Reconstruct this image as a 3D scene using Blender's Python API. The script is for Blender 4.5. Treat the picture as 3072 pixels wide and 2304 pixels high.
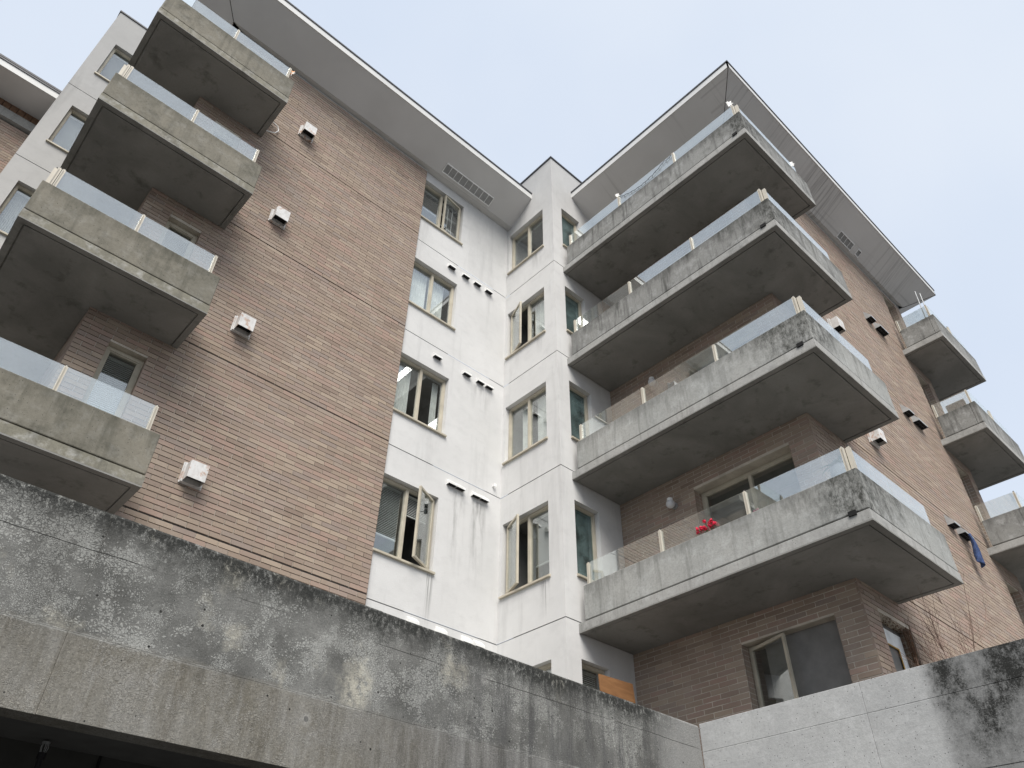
import bpy, bmesh, math, random
from mathutils import Vector, Matrix

# ------------------------------------------------------------------ reset, camera, sky, sun, exposure
for o in list(bpy.data.objects):
    bpy.data.objects.remove(o, do_unlink=True)
scene = bpy.context.scene
COL = scene.collection
rnd = random.Random(7)

FPX, YAW, PITCH, ROLL = 2309.081, math.radians(48.06812), math.radians(40.03734), math.radians(1.002655)
fw = Vector((math.cos(PITCH) * math.cos(YAW), math.cos(PITCH) * math.sin(YAW), math.sin(PITCH)))
rt = fw.cross(Vector((0, 0, 1))).normalized()
up = rt.cross(fw)
cr = math.cos(ROLL) * rt + math.sin(ROLL) * up
cu = -math.sin(ROLL) * rt + math.cos(ROLL) * up
cam_data = bpy.data.cameras.new('camera')
cam = bpy.data.objects.new('camera', cam_data)
COL.objects.link(cam)
cam.matrix_world = Matrix(((cr.x, cu.x, -fw.x, 0), (cr.y, cu.y, -fw.y, 0), (cr.z, cu.z, -fw.z, 0), (0, 0, 0, 1)))
cam_data.sensor_fit = 'HORIZONTAL'
cam_data.sensor_width = 36.0
cam_data.lens = 36.0 * FPX / 3072.0
cam_data.clip_start = 0.05
cam_data.clip_end = 3000
scene.camera = cam

SUN_EL, SUN_AZ = math.radians(51), (-0.62, -0.785)       # horizontal direction towards the sun (behind the camera)
world = bpy.data.worlds.new('World')
scene.world = world
world.use_nodes = True
wn, wl = world.node_tree.nodes, world.node_tree.links
wn.clear()
sky = wn.new('ShaderNodeTexSky')
sky.sky_type = 'NISHITA'
sky.sun_disc = False
sky.sun_elevation = SUN_EL
sky.sun_rotation = math.atan2(SUN_AZ[0], SUN_AZ[1])
sky.dust_density = 3.0
cl_noise = wn.new('ShaderNodeTexNoise')
cl_noise.inputs['Scale'].default_value = 1.6
cl_noise.inputs['Detail'].default_value = 4
cl_ramp = wn.new('ShaderNodeValToRGB')
cl_ramp.color_ramp.elements[0].position = 0.3
cl_ramp.color_ramp.elements[0].color = (2.16, 2.43, 2.86, 1)
cl_ramp.color_ramp.elements[1].position = 0.72
cl_ramp.color_ramp.elements[1].color = (2.66, 2.82, 3.04, 1)
wtc = wn.new('ShaderNodeTexCoord')
wmix = wn.new('ShaderNodeMixRGB')
wmix.inputs[0].default_value = 0.94
wbg = wn.new('ShaderNodeBackground')
wbg.inputs['Strength'].default_value = 0.1
wout = wn.new('ShaderNodeOutputWorld')
wl.new(wtc.outputs['Generated'], cl_noise.inputs['Vector'])
wl.new(cl_noise.outputs['Fac'], cl_ramp.inputs['Fac'])
wl.new(sky.outputs['Color'], wmix.inputs[1])
wl.new(cl_ramp.outputs['Color'], wmix.inputs[2])
wl.new(wmix.outputs['Color'], wbg.inputs['Color'])
wl.new(wbg.outputs['Background'], wout.inputs['Surface'])

sun_data = bpy.data.lights.new('sun', 'SUN')
sun_data.energy = 1.5
sun_data.angle = math.radians(40)
sun_data.color = (1.0, 0.955, 0.895)
sun = bpy.data.objects.new('sun', sun_data)
COL.objects.link(sun)
sun.location = (-10, -17, 30)
sd = Vector((SUN_AZ[0] * math.cos(SUN_EL), SUN_AZ[1] * math.cos(SUN_EL), math.sin(SUN_EL)))
sun.rotation_euler = sd.to_track_quat('Z', 'Y').to_euler()

scene.view_settings.view_transform = 'Standard'
scene.view_settings.look = 'None'
scene.view_settings.exposure = 1.68
scene.view_settings.gamma = 1.0
scene.view_settings.use_curve_mapping = False
scene.render.engine = 'CYCLES'
scene.render.resolution_x, scene.render.resolution_y = 1024, 768


# ------------------------------------------------------------------ material helpers
class NT:
    def __init__(self, name):
        self.m = bpy.data.materials.new(name)
        self.m.use_nodes = True
        self.t = self.m.node_tree
        self.t.nodes.clear()
        self.out = self.t.nodes.new('ShaderNodeOutputMaterial')
        self.pos = self.t.nodes.new('ShaderNodeNewGeometry').outputs['Position']

    def n(self, kind, **kw):
        nd = self.t.nodes.new(kind)
        for k, v in kw.items():
            setattr(nd, k, v)
        return nd

    def put(self, sock, v):
        if isinstance(v, bpy.types.NodeSocket):
            self.t.links.new(v, sock)
        elif v is not None:
            if isinstance(v, tuple) and len(v) == 3 and sock.type == 'RGBA':
                v = (*v, 1)
            sock.default_value = v

    def vec(self, scale=(1, 1, 1), off=(0, 0, 0), src=None):
        nd = self.n('ShaderNodeMapping')
        self.put(nd.inputs['Vector'], src or self.pos)
        nd.inputs['Scale'].default_value = scale
        nd.inputs['Location'].default_value = off
        return nd.outputs[0]

    def noise(self, scale, detail=3.0, rough=0.55, v=None, dist=0.0):
        nd = self.n('ShaderNodeTexNoise')
        self.put(nd.inputs['Vector'], v or self.pos)
        nd.inputs['Scale'].default_value = scale
        nd.inputs['Detail'].default_value = detail
        nd.inputs['Roughness'].default_value = rough
        nd.inputs['Distortion'].default_value = dist
        return nd.outputs['Fac']

    def voro(self, scale, feature='F1', v=None, out='Distance', rand=1.0):
        nd = self.n('ShaderNodeTexVoronoi', feature=feature)
        self.put(nd.inputs['Vector'], v or self.pos)
        nd.inputs['Scale'].default_value = scale
        nd.inputs['Randomness'].default_value = rand
        return nd.outputs[out]

    def step(self, x, lo, hi, a=0.0, b=1.0):
        nd = self.n('ShaderNodeMapRange')
        nd.clamp = True
        self.put(nd.inputs['Value'], x)
        nd.inputs['From Min'].default_value = lo
        nd.inputs['From Max'].default_value = hi
        nd.inputs['To Min'].default_value = a
        nd.inputs['To Max'].default_value = b
        return nd.outputs[0]

    def math(self, op, a, b=None, c=None):
        nd = self.n('ShaderNodeMath', operation=op)
        for i, v in enumerate((a, b, c)):
            if v is not None:
                self.put(nd.inputs[i], v)
        return nd.outputs[0]

    def mix(self, f, a, b, mode='MIX'):
        nd = self.n('ShaderNodeMixRGB', blend_type=mode)
        self.put(nd.inputs[0], f)
        self.put(nd.inputs[1], a)
        self.put(nd.inputs[2], b)
        return nd.outputs[0]

    def sep(self, v=None):
        nd = self.n('ShaderNodeSeparateXYZ')
        self.put(nd.inputs[0], v or self.pos)
        return nd.outputs

    def bump(self, h, strength=0.3, dist=0.01, normal=None):
        nd = self.n('ShaderNodeBump')
        nd.inputs['Strength'].default_value = strength
        nd.inputs['Distance'].default_value = dist
        self.put(nd.inputs['Height'], h)
        if normal is not None:
            self.put(nd.inputs['Normal'], normal)
        return nd.outputs[0]

    def finish(self, color, rough=0.8, normal=None, metal=0.0, spec=0.3):
        b = self.n('ShaderNodeBsdfPrincipled')
        self.put(b.inputs['Base Color'], color)
        self.put(b.inputs['Roughness'], rough)
        self.put(b.inputs['Metallic'], metal)
        self.put(b.inputs['Specular IOR Level'], spec)
        if normal is not None:
            self.put(b.inputs['Normal'], normal)
        self.t.links.new(b.outputs[0], self.out.inputs['Surface'])
        return self.m


M = {}


def m_plain(name, col, rough=0.6, metal=0.0, var=0.12, scale=6.0, spec=0.3):
    t = NT(name)
    n = t.noise(scale, 4)
    c = t.mix(t.step(n, 0.3, 0.7), tuple(x * (1 - var) for x in col), tuple(min(1, x * (1 + var)) for x in col))
    M[name] = t.finish(c, rough, t.bump(t.noise(scale * 12, 2), 0.08, 0.003), metal, spec)
    return M[name]


def pits(t, scale, keep, size):
    col = t.voro(scale, out='Color')
    d = t.voro(scale)
    r = t.sep(col)[0]
    return t.math('MULTIPLY', t.math('LESS_THAN', d, t.math('MULTIPLY', r, size)), t.math('GREATER_THAN', t.sep(col)[1], keep))


def m_concrete(name, base, warm, light, streak_amt=0.5, dirt_amt=0.5, pit_keep=0.35, blotch=0.4, dirt=(0.05, 0.05, 0.045), extra=None, drip=0.0):
    t = NT(name)
    big = t.noise(0.9, 4, 0.6)
    c = t.mix(t.step(big, 0.35, 0.65), base, warm)
    c = t.mix(t.math('MULTIPLY', t.step(t.noise(5.0, 5, 0.65), 0.5, 0.72), blotch), c, light)
    c = t.mix(t.math('MULTIPLY', t.step(t.noise(26.0, 4, 0.7), 0.45, 0.75), 0.45), c, tuple(x * 0.62 for x in base))
    st = t.noise(1.0, 4, 0.6, t.vec((9, 9, 0.9)))
    c = t.mix(t.math('MULTIPLY', t.step(st, 0.52, 0.74), streak_amt), c, dirt)
    dn = t.noise(2.3, 6, 0.7)
    c = t.mix(t.math('MULTIPLY', t.step(dn, 0.54, 0.70), dirt_amt), c, dirt)
    if drip:
        gz = t.sep(t.n('ShaderNodeTexCoord').outputs['Generated'])[2]
        run = t.math('ADD', t.math('MULTIPLY', t.noise(1.0, 6, 0.75, t.vec((7, 7, 1.1), (1, 2, 3))), 0.6), t.math('MULTIPLY', t.noise(1.0, 6, 0.7, t.vec((2.2, 2.2, 1.5), (4, 2, 3))), 0.5))
        k = t.step(t.math('ADD', t.math('MULTIPLY', gz, 0.42), run), 0.80, 1.12)
        c = t.mix(t.math('MULTIPLY', k, drip), c, dirt)
    if extra:
        c = extra(t, c)
    p = t.math('MAXIMUM', pits(t, 34, pit_keep, 0.17), pits(t, 13, max(0.8, pit_keep), 0.085))
    c = t.mix(p, c, (0.035, 0.034, 0.03))
    h = t.math('SUBTRACT', t.math('ADD', t.math('MULTIPLY', t.noise(60, 4, 0.7), 0.5), t.noise(7, 3)), t.math('MULTIPLY', p, 2.0))
    M[name] = t.finish(c, 0.88, t.bump(h, 0.45, 0.012), 0, 0.2)
    return M[name]


def side_corner_stain(t, c):
    # black algae round the outer corners of the long balconies
    s = t.sep()
    gz = t.sep(t.n('ShaderNodeTexCoord').outputs['Generated'])[2]
    dx = t.math('SUBTRACT', s[0], 8.5)
    dy = t.math('SUBTRACT', s[1], 3.04)
    d = t.math('SQRT', t.math('ADD', t.math('MULTIPLY', dx, dx), t.math('MULTIPLY', dy, dy)))
    n = t.math('SUBTRACT', t.noise(1.7, 6, 0.72, t.vec((1, 1, 0.5))), 0.5)
    d = t.math('ADD', d, t.math('MULTIPLY', n, 3.4))
    d = t.math('SUBTRACT', d, t.math('MULTIPLY', gz, 0.35))
    near = t.step(d, 0.1, 0.95, 1.0, 0.0)
    fine = t.step(t.noise(13, 7, 0.82, t.vec((1, 1, 0.55))), 0.36, 0.60)
    k = t.math('MULTIPLY', t.math('MULTIPLY', near, fine), 0.92)
    k = t.math('MULTIPLY', k, t.math('LESS_THAN', s[0], 13.0))
    return t.mix(k, c, (0.032, 0.033, 0.028))


m_concrete('balcony_concrete', (0.31, 0.315, 0.30), (0.36, 0.36, 0.34), (0.50, 0.51, 0.50), 0.42, 0.28, 0.42, 0.5, (0.07, 0.07, 0.062), side_corner_stain, 0.7)
m_concrete('balcony_concrete_weathered', (0.215, 0.215, 0.205), (0.275, 0.275, 0.26), (0.44, 0.445, 0.435), 0.75, 0.5, 0.5, 0.55, (0.045, 0.045, 0.04), side_corner_stain, 0.95)
m_concrete('balcony_concrete_olive', (0.175, 0.165, 0.135), (0.225, 0.208, 0.168), (0.33, 0.325, 0.30), 0.5, 0.55, 0.3, 0.4, (0.055, 0.055, 0.042), None, 0.75)
m_concrete('slab_edge', (0.32, 0.32, 0.305), (0.365, 0.36, 0.34), (0.47, 0.47, 0.46), 0.35, 0.35, 0.75, 0.6)
m_concrete('slab_edge_olive', (0.20, 0.19, 0.15), (0.26, 0.245, 0.20), (0.46, 0.455, 0.43), 0.45, 0.45, 0.75, 0.8)


def make_soffit():
    t = NT('slab_underside')
    big = t.noise(0.8, 5, 0.6, None, 0.8)
    c = t.mix(t.step(big, 0.35, 0.66), (0.215, 0.212, 0.198), (0.315, 0.308, 0.29))
    ring = t.math('ABSOLUTE', t.math('SUBTRACT', t.noise(0.55, 4, 0.6, t.vec((1, 1, 0.3), (3, 7, 0)), 0.6), 0.52))
    c = t.mix(t.step(ring, 0.0, 0.012, 0.16, 0.0), c, (0.30, 0.295, 0.27))
    c = t.mix(t.math('MULTIPLY', t.step(t.noise(3.2, 6, 0.7), 0.55, 0.72), 0.6), c, (0.07, 0.07, 0.06))
    c = t.mix(t.math('MULTIPLY', t.noise(30, 4, 0.7), 0.35), c, (0.12, 0.12, 0.11))
    M['slab_underside'] = t.finish(c, 0.9, t.bump(t.noise(40, 4), 0.2, 0.008), 0, 0.15)


make_soffit()


def make_left_wall():
    # foreground wall: black top edge, lichen crackle, brown lower lift with run-down streaks
    t = NT('lichen_concrete')
    s = t.sep()
    x, z = s[0], s[2]
    wob = t.math('MULTIPLY', t.math('SUBTRACT', t.noise(1.6, 5, 0.65), 0.5), 0.5)
    zz = t.math('ADD', z, wob)
    # lower lift
    low = t.mix(t.step(t.noise(1.4, 4, 0.6), 0.35, 0.65), (0.15, 0.138, 0.112), (0.205, 0.198, 0.178))
    st = t.noise(1.0, 5, 0.65, t.vec((5.5, 5.5, 0.55)))
    low = t.mix(t.math('MULTIPLY', t.step(st, 0.50, 0.70), 0.6), low, (0.095, 0.083, 0.064))
    st2 = t.noise(1.0, 5, 0.7, t.vec((14, 14, 1.6), (4, 1, 2)))
    low = t.mix(t.math('MULTIPLY', t.step(st2, 0.52, 0.70), 0.5), low, (0.31, 0.305, 0.285))
    grit = t.noise(45, 5, 0.75, t.vec((1, 1, 0.45)))
    low = t.mix(t.math('MULTIPLY', t.step(grit, 0.48, 0.66), 0.5), low, (0.28, 0.265, 0.235))
    low = t.mix(t.math('MULTIPLY', t.step(t.noise(3.6, 6, 0.72, t.vec((1, 1, 0.8), (9, 1, 4))), 0.55, 0.70), 0.55), low, (0.29, 0.285, 0.27))
    low = t.mix(t.math('MULTIPLY', t.step(t.noise(2.4, 6, 0.75, t.vec((1, 1, 0.7), (2, 8, 6))), 0.56, 0.70), 0.5), low, (0.075, 0.07, 0.06))
    # upper lift
    hi = t.mix(t.step(t.noise(2.0, 5, 0.65), 0.38, 0.62), (0.115, 0.115, 0.108), (0.205, 0.204, 0.192))
    wv = t.n('ShaderNodeMixRGB', blend_type='LINEAR_LIGHT')
    nz = t.n('ShaderNodeTexNoise')
    t.put(nz.inputs['Vector'], t.pos)
    nz.inputs['Scale'].default_value = 14
    wv.inputs[0].default_value = 0.035
    t.put(wv.inputs[1], t.pos)
    t.put(wv.inputs[2], nz.outputs['Color'])
    vpos = wv.outputs[0]
    e1 = t.voro(40, 'DISTANCE_TO_EDGE', vpos)
    e2 = t.voro(75, 'DISTANCE_TO_EDGE', vpos)
    cover = t.noise(1.5, 6, 0.7, t.vec((1, 1, 1.2), (2, 0, 5)))
    cover = t.math('ADD', cover, t.math('MULTIPLY', t.math('SUBTRACT', z, 2.45), 0.10))
    thr = t.step(cover, 0.45, 0.56, 0.44, 0.035)
    l1 = t.step(t.math('SUBTRACT', e1, thr), 0.0, 0.06)
    cover2 = t.noise(2.6, 6, 0.7, t.vec((1, 1, 1), (7, 3, 1)))
    thr2 = t.step(cover2, 0.45, 0.57, 0.46, 0.05)
    l2 = t.step(t.math('SUBTRACT', e2, thr2), 0.0, 0.08)
    lich = t.math('MAXIMUM', l1, l2)
    hi = t.mix(t.math('MULTIPLY', lich, 0.72), hi, t.mix(t.noise(9, 3), (0.28, 0.285, 0.265), (0.46, 0.46, 0.435)))
    yel = t.math('MULTIPLY', t.step(t.noise(1.35, 5, 0.6, t.vec((1, 1, 0.8), (1.7, 9, 3))), 0.56, 0.65), t.step(t.noise(18, 5, 0.75), 0.36, 0.55))
    hi = t.mix(t.math('MULTIPLY', yel, 0.85), hi, (0.43, 0.41, 0.345))
    low = t.mix(t.math('MULTIPLY', lich, 0.22), low, (0.36, 0.355, 0.335))
    f = t.step(t.math('ADD', z, t.math('MULTIPLY', t.math('SUBTRACT', t.noise(2.2, 5, 0.7, t.vec((1, 1, 0.2))), 0.5), 0.14)), 2.04, 2.10)
    # crackle fades out towards the dirty right half, where vertical runs take over
    runs = t.noise(1.0, 5, 0.7, t.vec((7, 7, 0.7), (3, 0, 1)))
    rr = t.math('MULTIPLY', t.step(runs, 0.42, 0.62), t.step(t.math('ADD', x, t.math('MULTIPLY', wob, 3)), 3.6, 5.4))
    hi = t.mix(t.math('MULTIPLY', rr, 0.8), hi, (0.085, 0.085, 0.085))
    low = t.mix(t.math('MULTIPLY', t.step(t.math('ADD', x, t.math('MULTIPLY', wob, 4)), 3.2, 5.2), 0.75), low, t.mix(t.step(runs, 0.40, 0.62), (0.25, 0.25, 0.245), (0.085, 0.085, 0.085)))
    c = t.mix(f, low, hi)
    broad = t.noise(1.0, 6, 0.68, t.vec((1.5, 1.5, 0.42), (8, 0, 2)))
    bk = t.math('MULTIPLY', t.step(t.math('ADD', broad, t.math('MULTIPLY', t.math('SUBTRACT', z, 2.3), 0.16)), 0.47, 0.64), t.step(t.noise(17, 6, 0.8, t.vec((1, 1, 0.5))), 0.30, 0.58, 0.45, 1.0))
    c = t.mix(t.math('MULTIPLY', bk, 0.42), c, (0.055, 0.053, 0.048))
    # clean pale end next to the corner
    endk = t.step(t.math('ADD', x, t.math('MULTIPLY', wob, 1.5)), 7.55, 8.0)
    c = t.mix(t.math('MULTIPLY', endk, 0.8), c, (0.27, 0.27, 0.262))
    # black band under the top edge
    topk = t.step(t.math('ADD', zz, t.math('MULTIPLY', t.noise(30, 4, 0.8), 0.16)), 2.78, 2.98)
    topk = t.math('MULTIPLY', topk, t.step(t.noise(24, 5, 0.8, t.vec((1, 1, 0.6))), 0.37, 0.50))
    topk = t.math('MULTIPLY', topk, t.math('SUBTRACT', 1.0, endk))
    c = t.mix(t.math('MULTIPLY', topk, 0.93), c, (0.028, 0.029, 0.027))
    eff = t.math('ABSOLUTE', t.math('SUBTRACT', t.math('ADD', z, t.math('MULTIPLY', t.math('SUBTRACT', t.noise(5, 4, 0.7), 0.5), 0.05)), 2.066))
    c = t.mix(t.math('MULTIPLY', t.step(eff, 0.003, 0.014, 0.5, 0.0), t.step(t.noise(2.2, 4, 0.7), 0.42, 0.60)), c, (0.38, 0.38, 0.36))
    tc = t.voro(2.4, out='Color')
    td = t.voro(2.4)
    tw_ = t.math('ADD', td, t.math('MULTIPLY', t.math('SUBTRACT', t.noise(22, 4, 0.7), 0.5), 0.05))
    tk = t.math('GREATER_THAN', t.sep(tc)[0], 0.45)
    c = t.mix(t.math('MULTIPLY', t.math('MULTIPLY', t.step(tw_, 0.06, 0.16, 1.0, 0.0), tk), 0.45), c, (0.36, 0.355, 0.335))
    c = t.mix(t.math('MULTIPLY', t.math('MULTIPLY', t.step(tw_, 0.045, 0.06, 1.0, 0.0), tk), 0.8), c, (0.10, 0.10, 0.096))
    ck = t.math('ABSOLUTE', t.math('SUBTRACT', t.math('ADD', z, t.math('MULTIPLY', t.math('SUBTRACT', t.noise(3, 5, 0.7), 0.5), 0.03)), 2.665))
    c = t.mix(t.math('MULTIPLY', t.step(ck, 0.0015, 0.005, 1.0, 0.0), t.step(t.noise(0.9, 3, 0.6, t.vec((1, 1, 0.1), (5, 0, 0))), 0.46, 0.52)), c, (0.03, 0.03, 0.028))
    c = t.mix(t.math('MULTIPLY', t.step(t.noise(85, 4, 0.85), 0.50, 0.62), 0.55), c, t.mix(1.0, c, (0.45, 0.45, 0.45), 'MULTIPLY'))
    c = t.mix(t.math('MULTIPLY', t.step(t.noise(65, 4, 0.85, t.vec((1, 1, 1), (4, 4, 4))), 0.54, 0.66), 0.5), c, t.mix(1.0, c, (1.9, 1.9, 1.85), 'MULTIPLY'))
    p = pits(t, 30, 0.7, 0.2)
    p2 = pits(t, 9, 0.75, 0.10)
    p = t.math('MAXIMUM', p, p2)
    c = t.mix(p, c, (0.03, 0.03, 0.028))
    h = t.math('ADD', t.math('MULTIPLY', lich, 0.5), t.noise(50, 5, 0.75))
    h = t.math('SUBTRACT', h, t.math('MULTIPLY', p, 1.5))
    M['lichen_concrete'] = t.finish(c, 0.92, t.bump(h, 0.6, 0.012), 0, 0.15)


make_left_wall()


def pale_stain(t, c):
    s = t.sep()
    gr = t.noise(1.0, 6, 0.72, t.vec((1.3, 1.3, 26)), 0.8)
    pt = t.step(t.noise(1.1, 4, 0.6, t.vec((1, 1, 1), (6, 2, 1))), 0.44, 0.62)
    c = t.mix(t.math('MULTIPLY', t.math('MULTIPLY', t.step(gr, 0.50, 0.64), pt), 0.4), c, (0.27, 0.272, 0.27))
    wt = t.step(t.math('ADD', s[2], t.math('MULTIPLY', t.math('SUBTRACT', t.noise(1.2, 5, 0.65), 0.5), 1.0)), 1.86, 2.0, 0.4, 0.0)
    c = t.mix(wt, c, (0.20, 0.198, 0.19))
    n = t.noise(2.0, 6, 0.72)
    w = t.math('MULTIPLY', t.math('SUBTRACT', t.noise(9, 5, 0.7), 0.5), 0.10)
    edge = t.step(t.math('ADD', s[1], w), 2.90, 3.08, 1.0, 0.0)
    topb = t.step(t.math('ADD', s[2], t.math('MULTIPLY', t.math('SUBTRACT', n, 0.5), 1.6)), 1.85, 2.7, 0.25, 1.0)
    fine = t.math('MULTIPLY', t.step(t.noise(15, 7, 0.82), 0.33, 0.56, 0.35, 1.0), t.step(t.noise(70, 4, 0.8), 0.36, 0.52, 0.55, 1.0))
    bl = t.step(t.noise(2.6, 6, 0.7, t.vec((1, 1, 0.7), (3, 3, 3))), 0.34, 0.60, 0.22, 1.0)
    k = t.math('MULTIPLY', t.math('MULTIPLY', edge, topb), t.math('MULTIPLY', fine, bl))
    c = t.mix(t.math('MULTIPLY', edge, 0.45), c, (0.15, 0.15, 0.145))
    return t.mix(t.math('MINIMUM', t.math('MULTIPLY', k, 1.5), 0.96), c, (0.013, 0.0135, 0.012))


m_concrete('pale_concrete', (0.37, 0.374, 0.37), (0.44, 0.444, 0.435), (0.53, 0.535, 0.53), 0.16, 0.10, 0.62, 0.5, (0.2, 0.2, 0.19), pale_stain)


def make_stucco(name, base, grime_amt, top_lo, top_hi):
    t = NT(name)
    s = t.sep()
    c = t.mix(t.step(t.noise(0.9, 5, 0.65), 0.35, 0.7), base, tuple(x * 0.90 for x in base))
    c = t.mix(t.math('MULTIPLY', t.step(t.noise(3.3, 6, 0.7, t.vec((1, 1, 1.5))), 0.5, 0.78), 0.4), c, tuple(x * 0.72 for x in base))
    st = t.noise(1.0, 5, 0.62, t.vec((3.2, 3.2, 0.32), (2, 5, 1)))
    c = t.mix(t.math('MULTIPLY', t.step(st, 0.56, 0.78), grime_amt), c, tuple(x * 0.42 for x in base))
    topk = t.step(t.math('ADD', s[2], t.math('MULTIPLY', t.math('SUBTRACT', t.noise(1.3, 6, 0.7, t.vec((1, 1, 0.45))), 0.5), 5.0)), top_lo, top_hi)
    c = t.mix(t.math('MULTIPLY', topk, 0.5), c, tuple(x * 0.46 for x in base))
    drips = t.noise(1.0, 5, 0.7, t.vec((30, 30, 0.8), (1, 4, 2)))
    soft = t.noise(1.0, 5, 0.65, t.vec((9, 9, 0.9), (6, 1, 2)))
    # (axis, centre, half width, top, bottom, fine, amount): run-off below hoods and sill ends
    for ax, cc, hw, zt_, zb2, fine, am in ((0, 7.22, 0.20, 7.38, 5.75, 0, 0.6), (0, 7.69, 0.20, 7.38, 5.6, 0, 0.7), (0, 6.74, 0.09, 5.63, 4.7, 1, 0.9),
                                         (1, 8.27, 0.13, 5.63, 4.95, 1, 0.75), (1, 8.30, 0.12, 11.1, 10.6, 1, 0.5), (0, 7.6, 0.3, 10.05, 9.3, 0, 0.35), (1, 8.3, 0.3, 13.85, 13.3, 0, 0.4)):
        wd = t.step(t.math('ABSOLUTE', t.math('SUBTRACT', s[ax], cc)), hw * 0.4, hw, 1.0, 0.0)
        vt = t.math('MULTIPLY', t.step(s[2], zb2, zt_ - 0.1), t.step(s[2], zt_ - 0.02, zt_, 1.0, 0.0))
        pl = t.math('LESS_THAN', t.math('ABSOLUTE', t.math('SUBTRACT', s[1 - ax], (9.415, 8.218)[ax])), 0.02)
        ns = t.step(drips if fine else soft, 0.46, 0.62)
        c = t.mix(t.math('MULTIPLY', t.math('MULTIPLY', t.math('MULTIPLY', wd, vt), t.math('MULTIPLY', ns, pl)), am), c, (0.16, 0.158, 0.15))
    h = t.math('ADD', t.noise(55, 4, 0.7), t.math('MULTIPLY', t.noise(5, 3), 0.8))
    M[name] = t.finish(c, 0.9, t.bump(h, 0.45, 0.008), 0, 0.2)


make_stucco('stucco', (0.64, 0.637, 0.625), 0.34, 13.2, 17.0)
make_stucco('stucco_grey', (0.54, 0.535, 0.52), 0.6, 8.0, 17.0)


def make_brick():
    t = NT('brick')
    oi = t.n('ShaderNodeObjectInfo')
    geo = t.n('ShaderNodeNewGeometry')
    r = t.math('FRACT', t.math('ADD', oi.outputs['Random'], geo.outputs['Random Per Island']))
    ramp = t.n('ShaderNodeValToRGB')
    ramp.color_ramp.interpolation = 'LINEAR'
    cols = [(0.0, (0.275, 0.205, 0.162)), (0.14, (0.385, 0.298, 0.228)), (0.34, (0.325, 0.250, 0.200)), (0.50, (0.415, 0.290, 0.232)),
            (0.66, (0.315, 0.252, 0.214)), (0.84, (0.445, 0.352, 0.270)), (1.0, (0.285, 0.212, 0.168))]
    el = ramp.color_ramp.elements
    while len(el) < len(cols):
        el.new(0.5)
    for e, (p_, c_) in zip(el, cols):
        e.position = p_
        e.color = (*c_, 1)
    t.put(ramp.inputs[0], r)
    c = t.mix(t.math('MULTIPLY', t.step(t.noise(1.1, 5, 0.6), 0.42, 0.7), 0.25), ramp.outputs[0], (0.46, 0.385, 0.33))
    c = t.mix(t.math('MULTIPLY', t.noise(42, 4, 0.7), 0.30), c, (0.25, 0.19, 0.155))
    c = t.mix(t.math('MULTIPLY', t.step(t.noise(2.0, 6, 0.75, t.vec((1, 1, 0.5))), 0.56, 0.74), 0.28), c, (0.52, 0.45, 0.40))
    c = t.mix(1.0, c, (0.905, 0.922, 0.93), 'MULTIPLY')
    M['brick'] = t.finish(c, 0.85, t.bump(t.noise(70, 4, 0.7, t.vec((1, 1, 0.5))), 0.35, 0.006), 0, 0.2)


make_brick()


def make_mortar():
    t = NT('mortar')
    c = t.mix(t.step(t.noise(3, 5, 0.7), 0.42, 0.64), (0.46, 0.415, 0.35), (0.60, 0.55, 0.47))
    M['mortar'] = t.finish(c, 0.95, t.bump(t.noise(90, 3), 0.4, 0.004), 0, 0.1)


make_mortar()
m_plain('brick_brown', (0.16, 0.095, 0.06), 0.85, 0, 0.35, 9)


def make_eave():
    t = NT('eave_board')
    s = t.sep()
    c = t.mix(t.step(t.noise(0.7, 4), 0.35, 0.65), (0.57, 0.56, 0.545), (0.63, 0.62, 0.605))
    # run marks that start at the drip edge of the right wing's long side
    n = t.noise(1.0, 4, 0.7, t.vec((13, 0.35, 0.35)))
    patch = t.step(t.noise(0.42, 2, 0.5, t.vec((1, 0, 0), (0.4, 0, 0))), 0.44, 0.58)
    k = t.math('MULTIPLY', t.math('MULTIPLY', t.step(n, 0.50, 0.62), patch), t.math('LESS_THAN', s[1], 3.96))
    c = t.mix(t.math('MULTIPLY', k, 0.62), c, (0.19, 0.18, 0.175))
    n2 = t.noise(1.0, 4, 0.7, t.vec((0.3, 10, 0.3), (0, 3, 0)))
    p2 = t.step(t.noise(0.8, 2, 0.5, t.vec((0, 1, 0), (0, 1.1, 0))), 0.55, 0.62)
    k2 = t.math('MULTIPLY', t.math('MULTIPLY', t.step(n2, 0.53, 0.64), p2), t.math('GREATER_THAN', s[0], 8.8))
    c = t.mix(t.math('MULTIPLY', k2, 0.4), c, (0.22, 0.215, 0.21))
    M['eave_board'] = t.finish(c, 0.8, t.bump(t.noise(25, 3), 0.06, 0.004), 0, 0.2)


make_eave()


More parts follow.
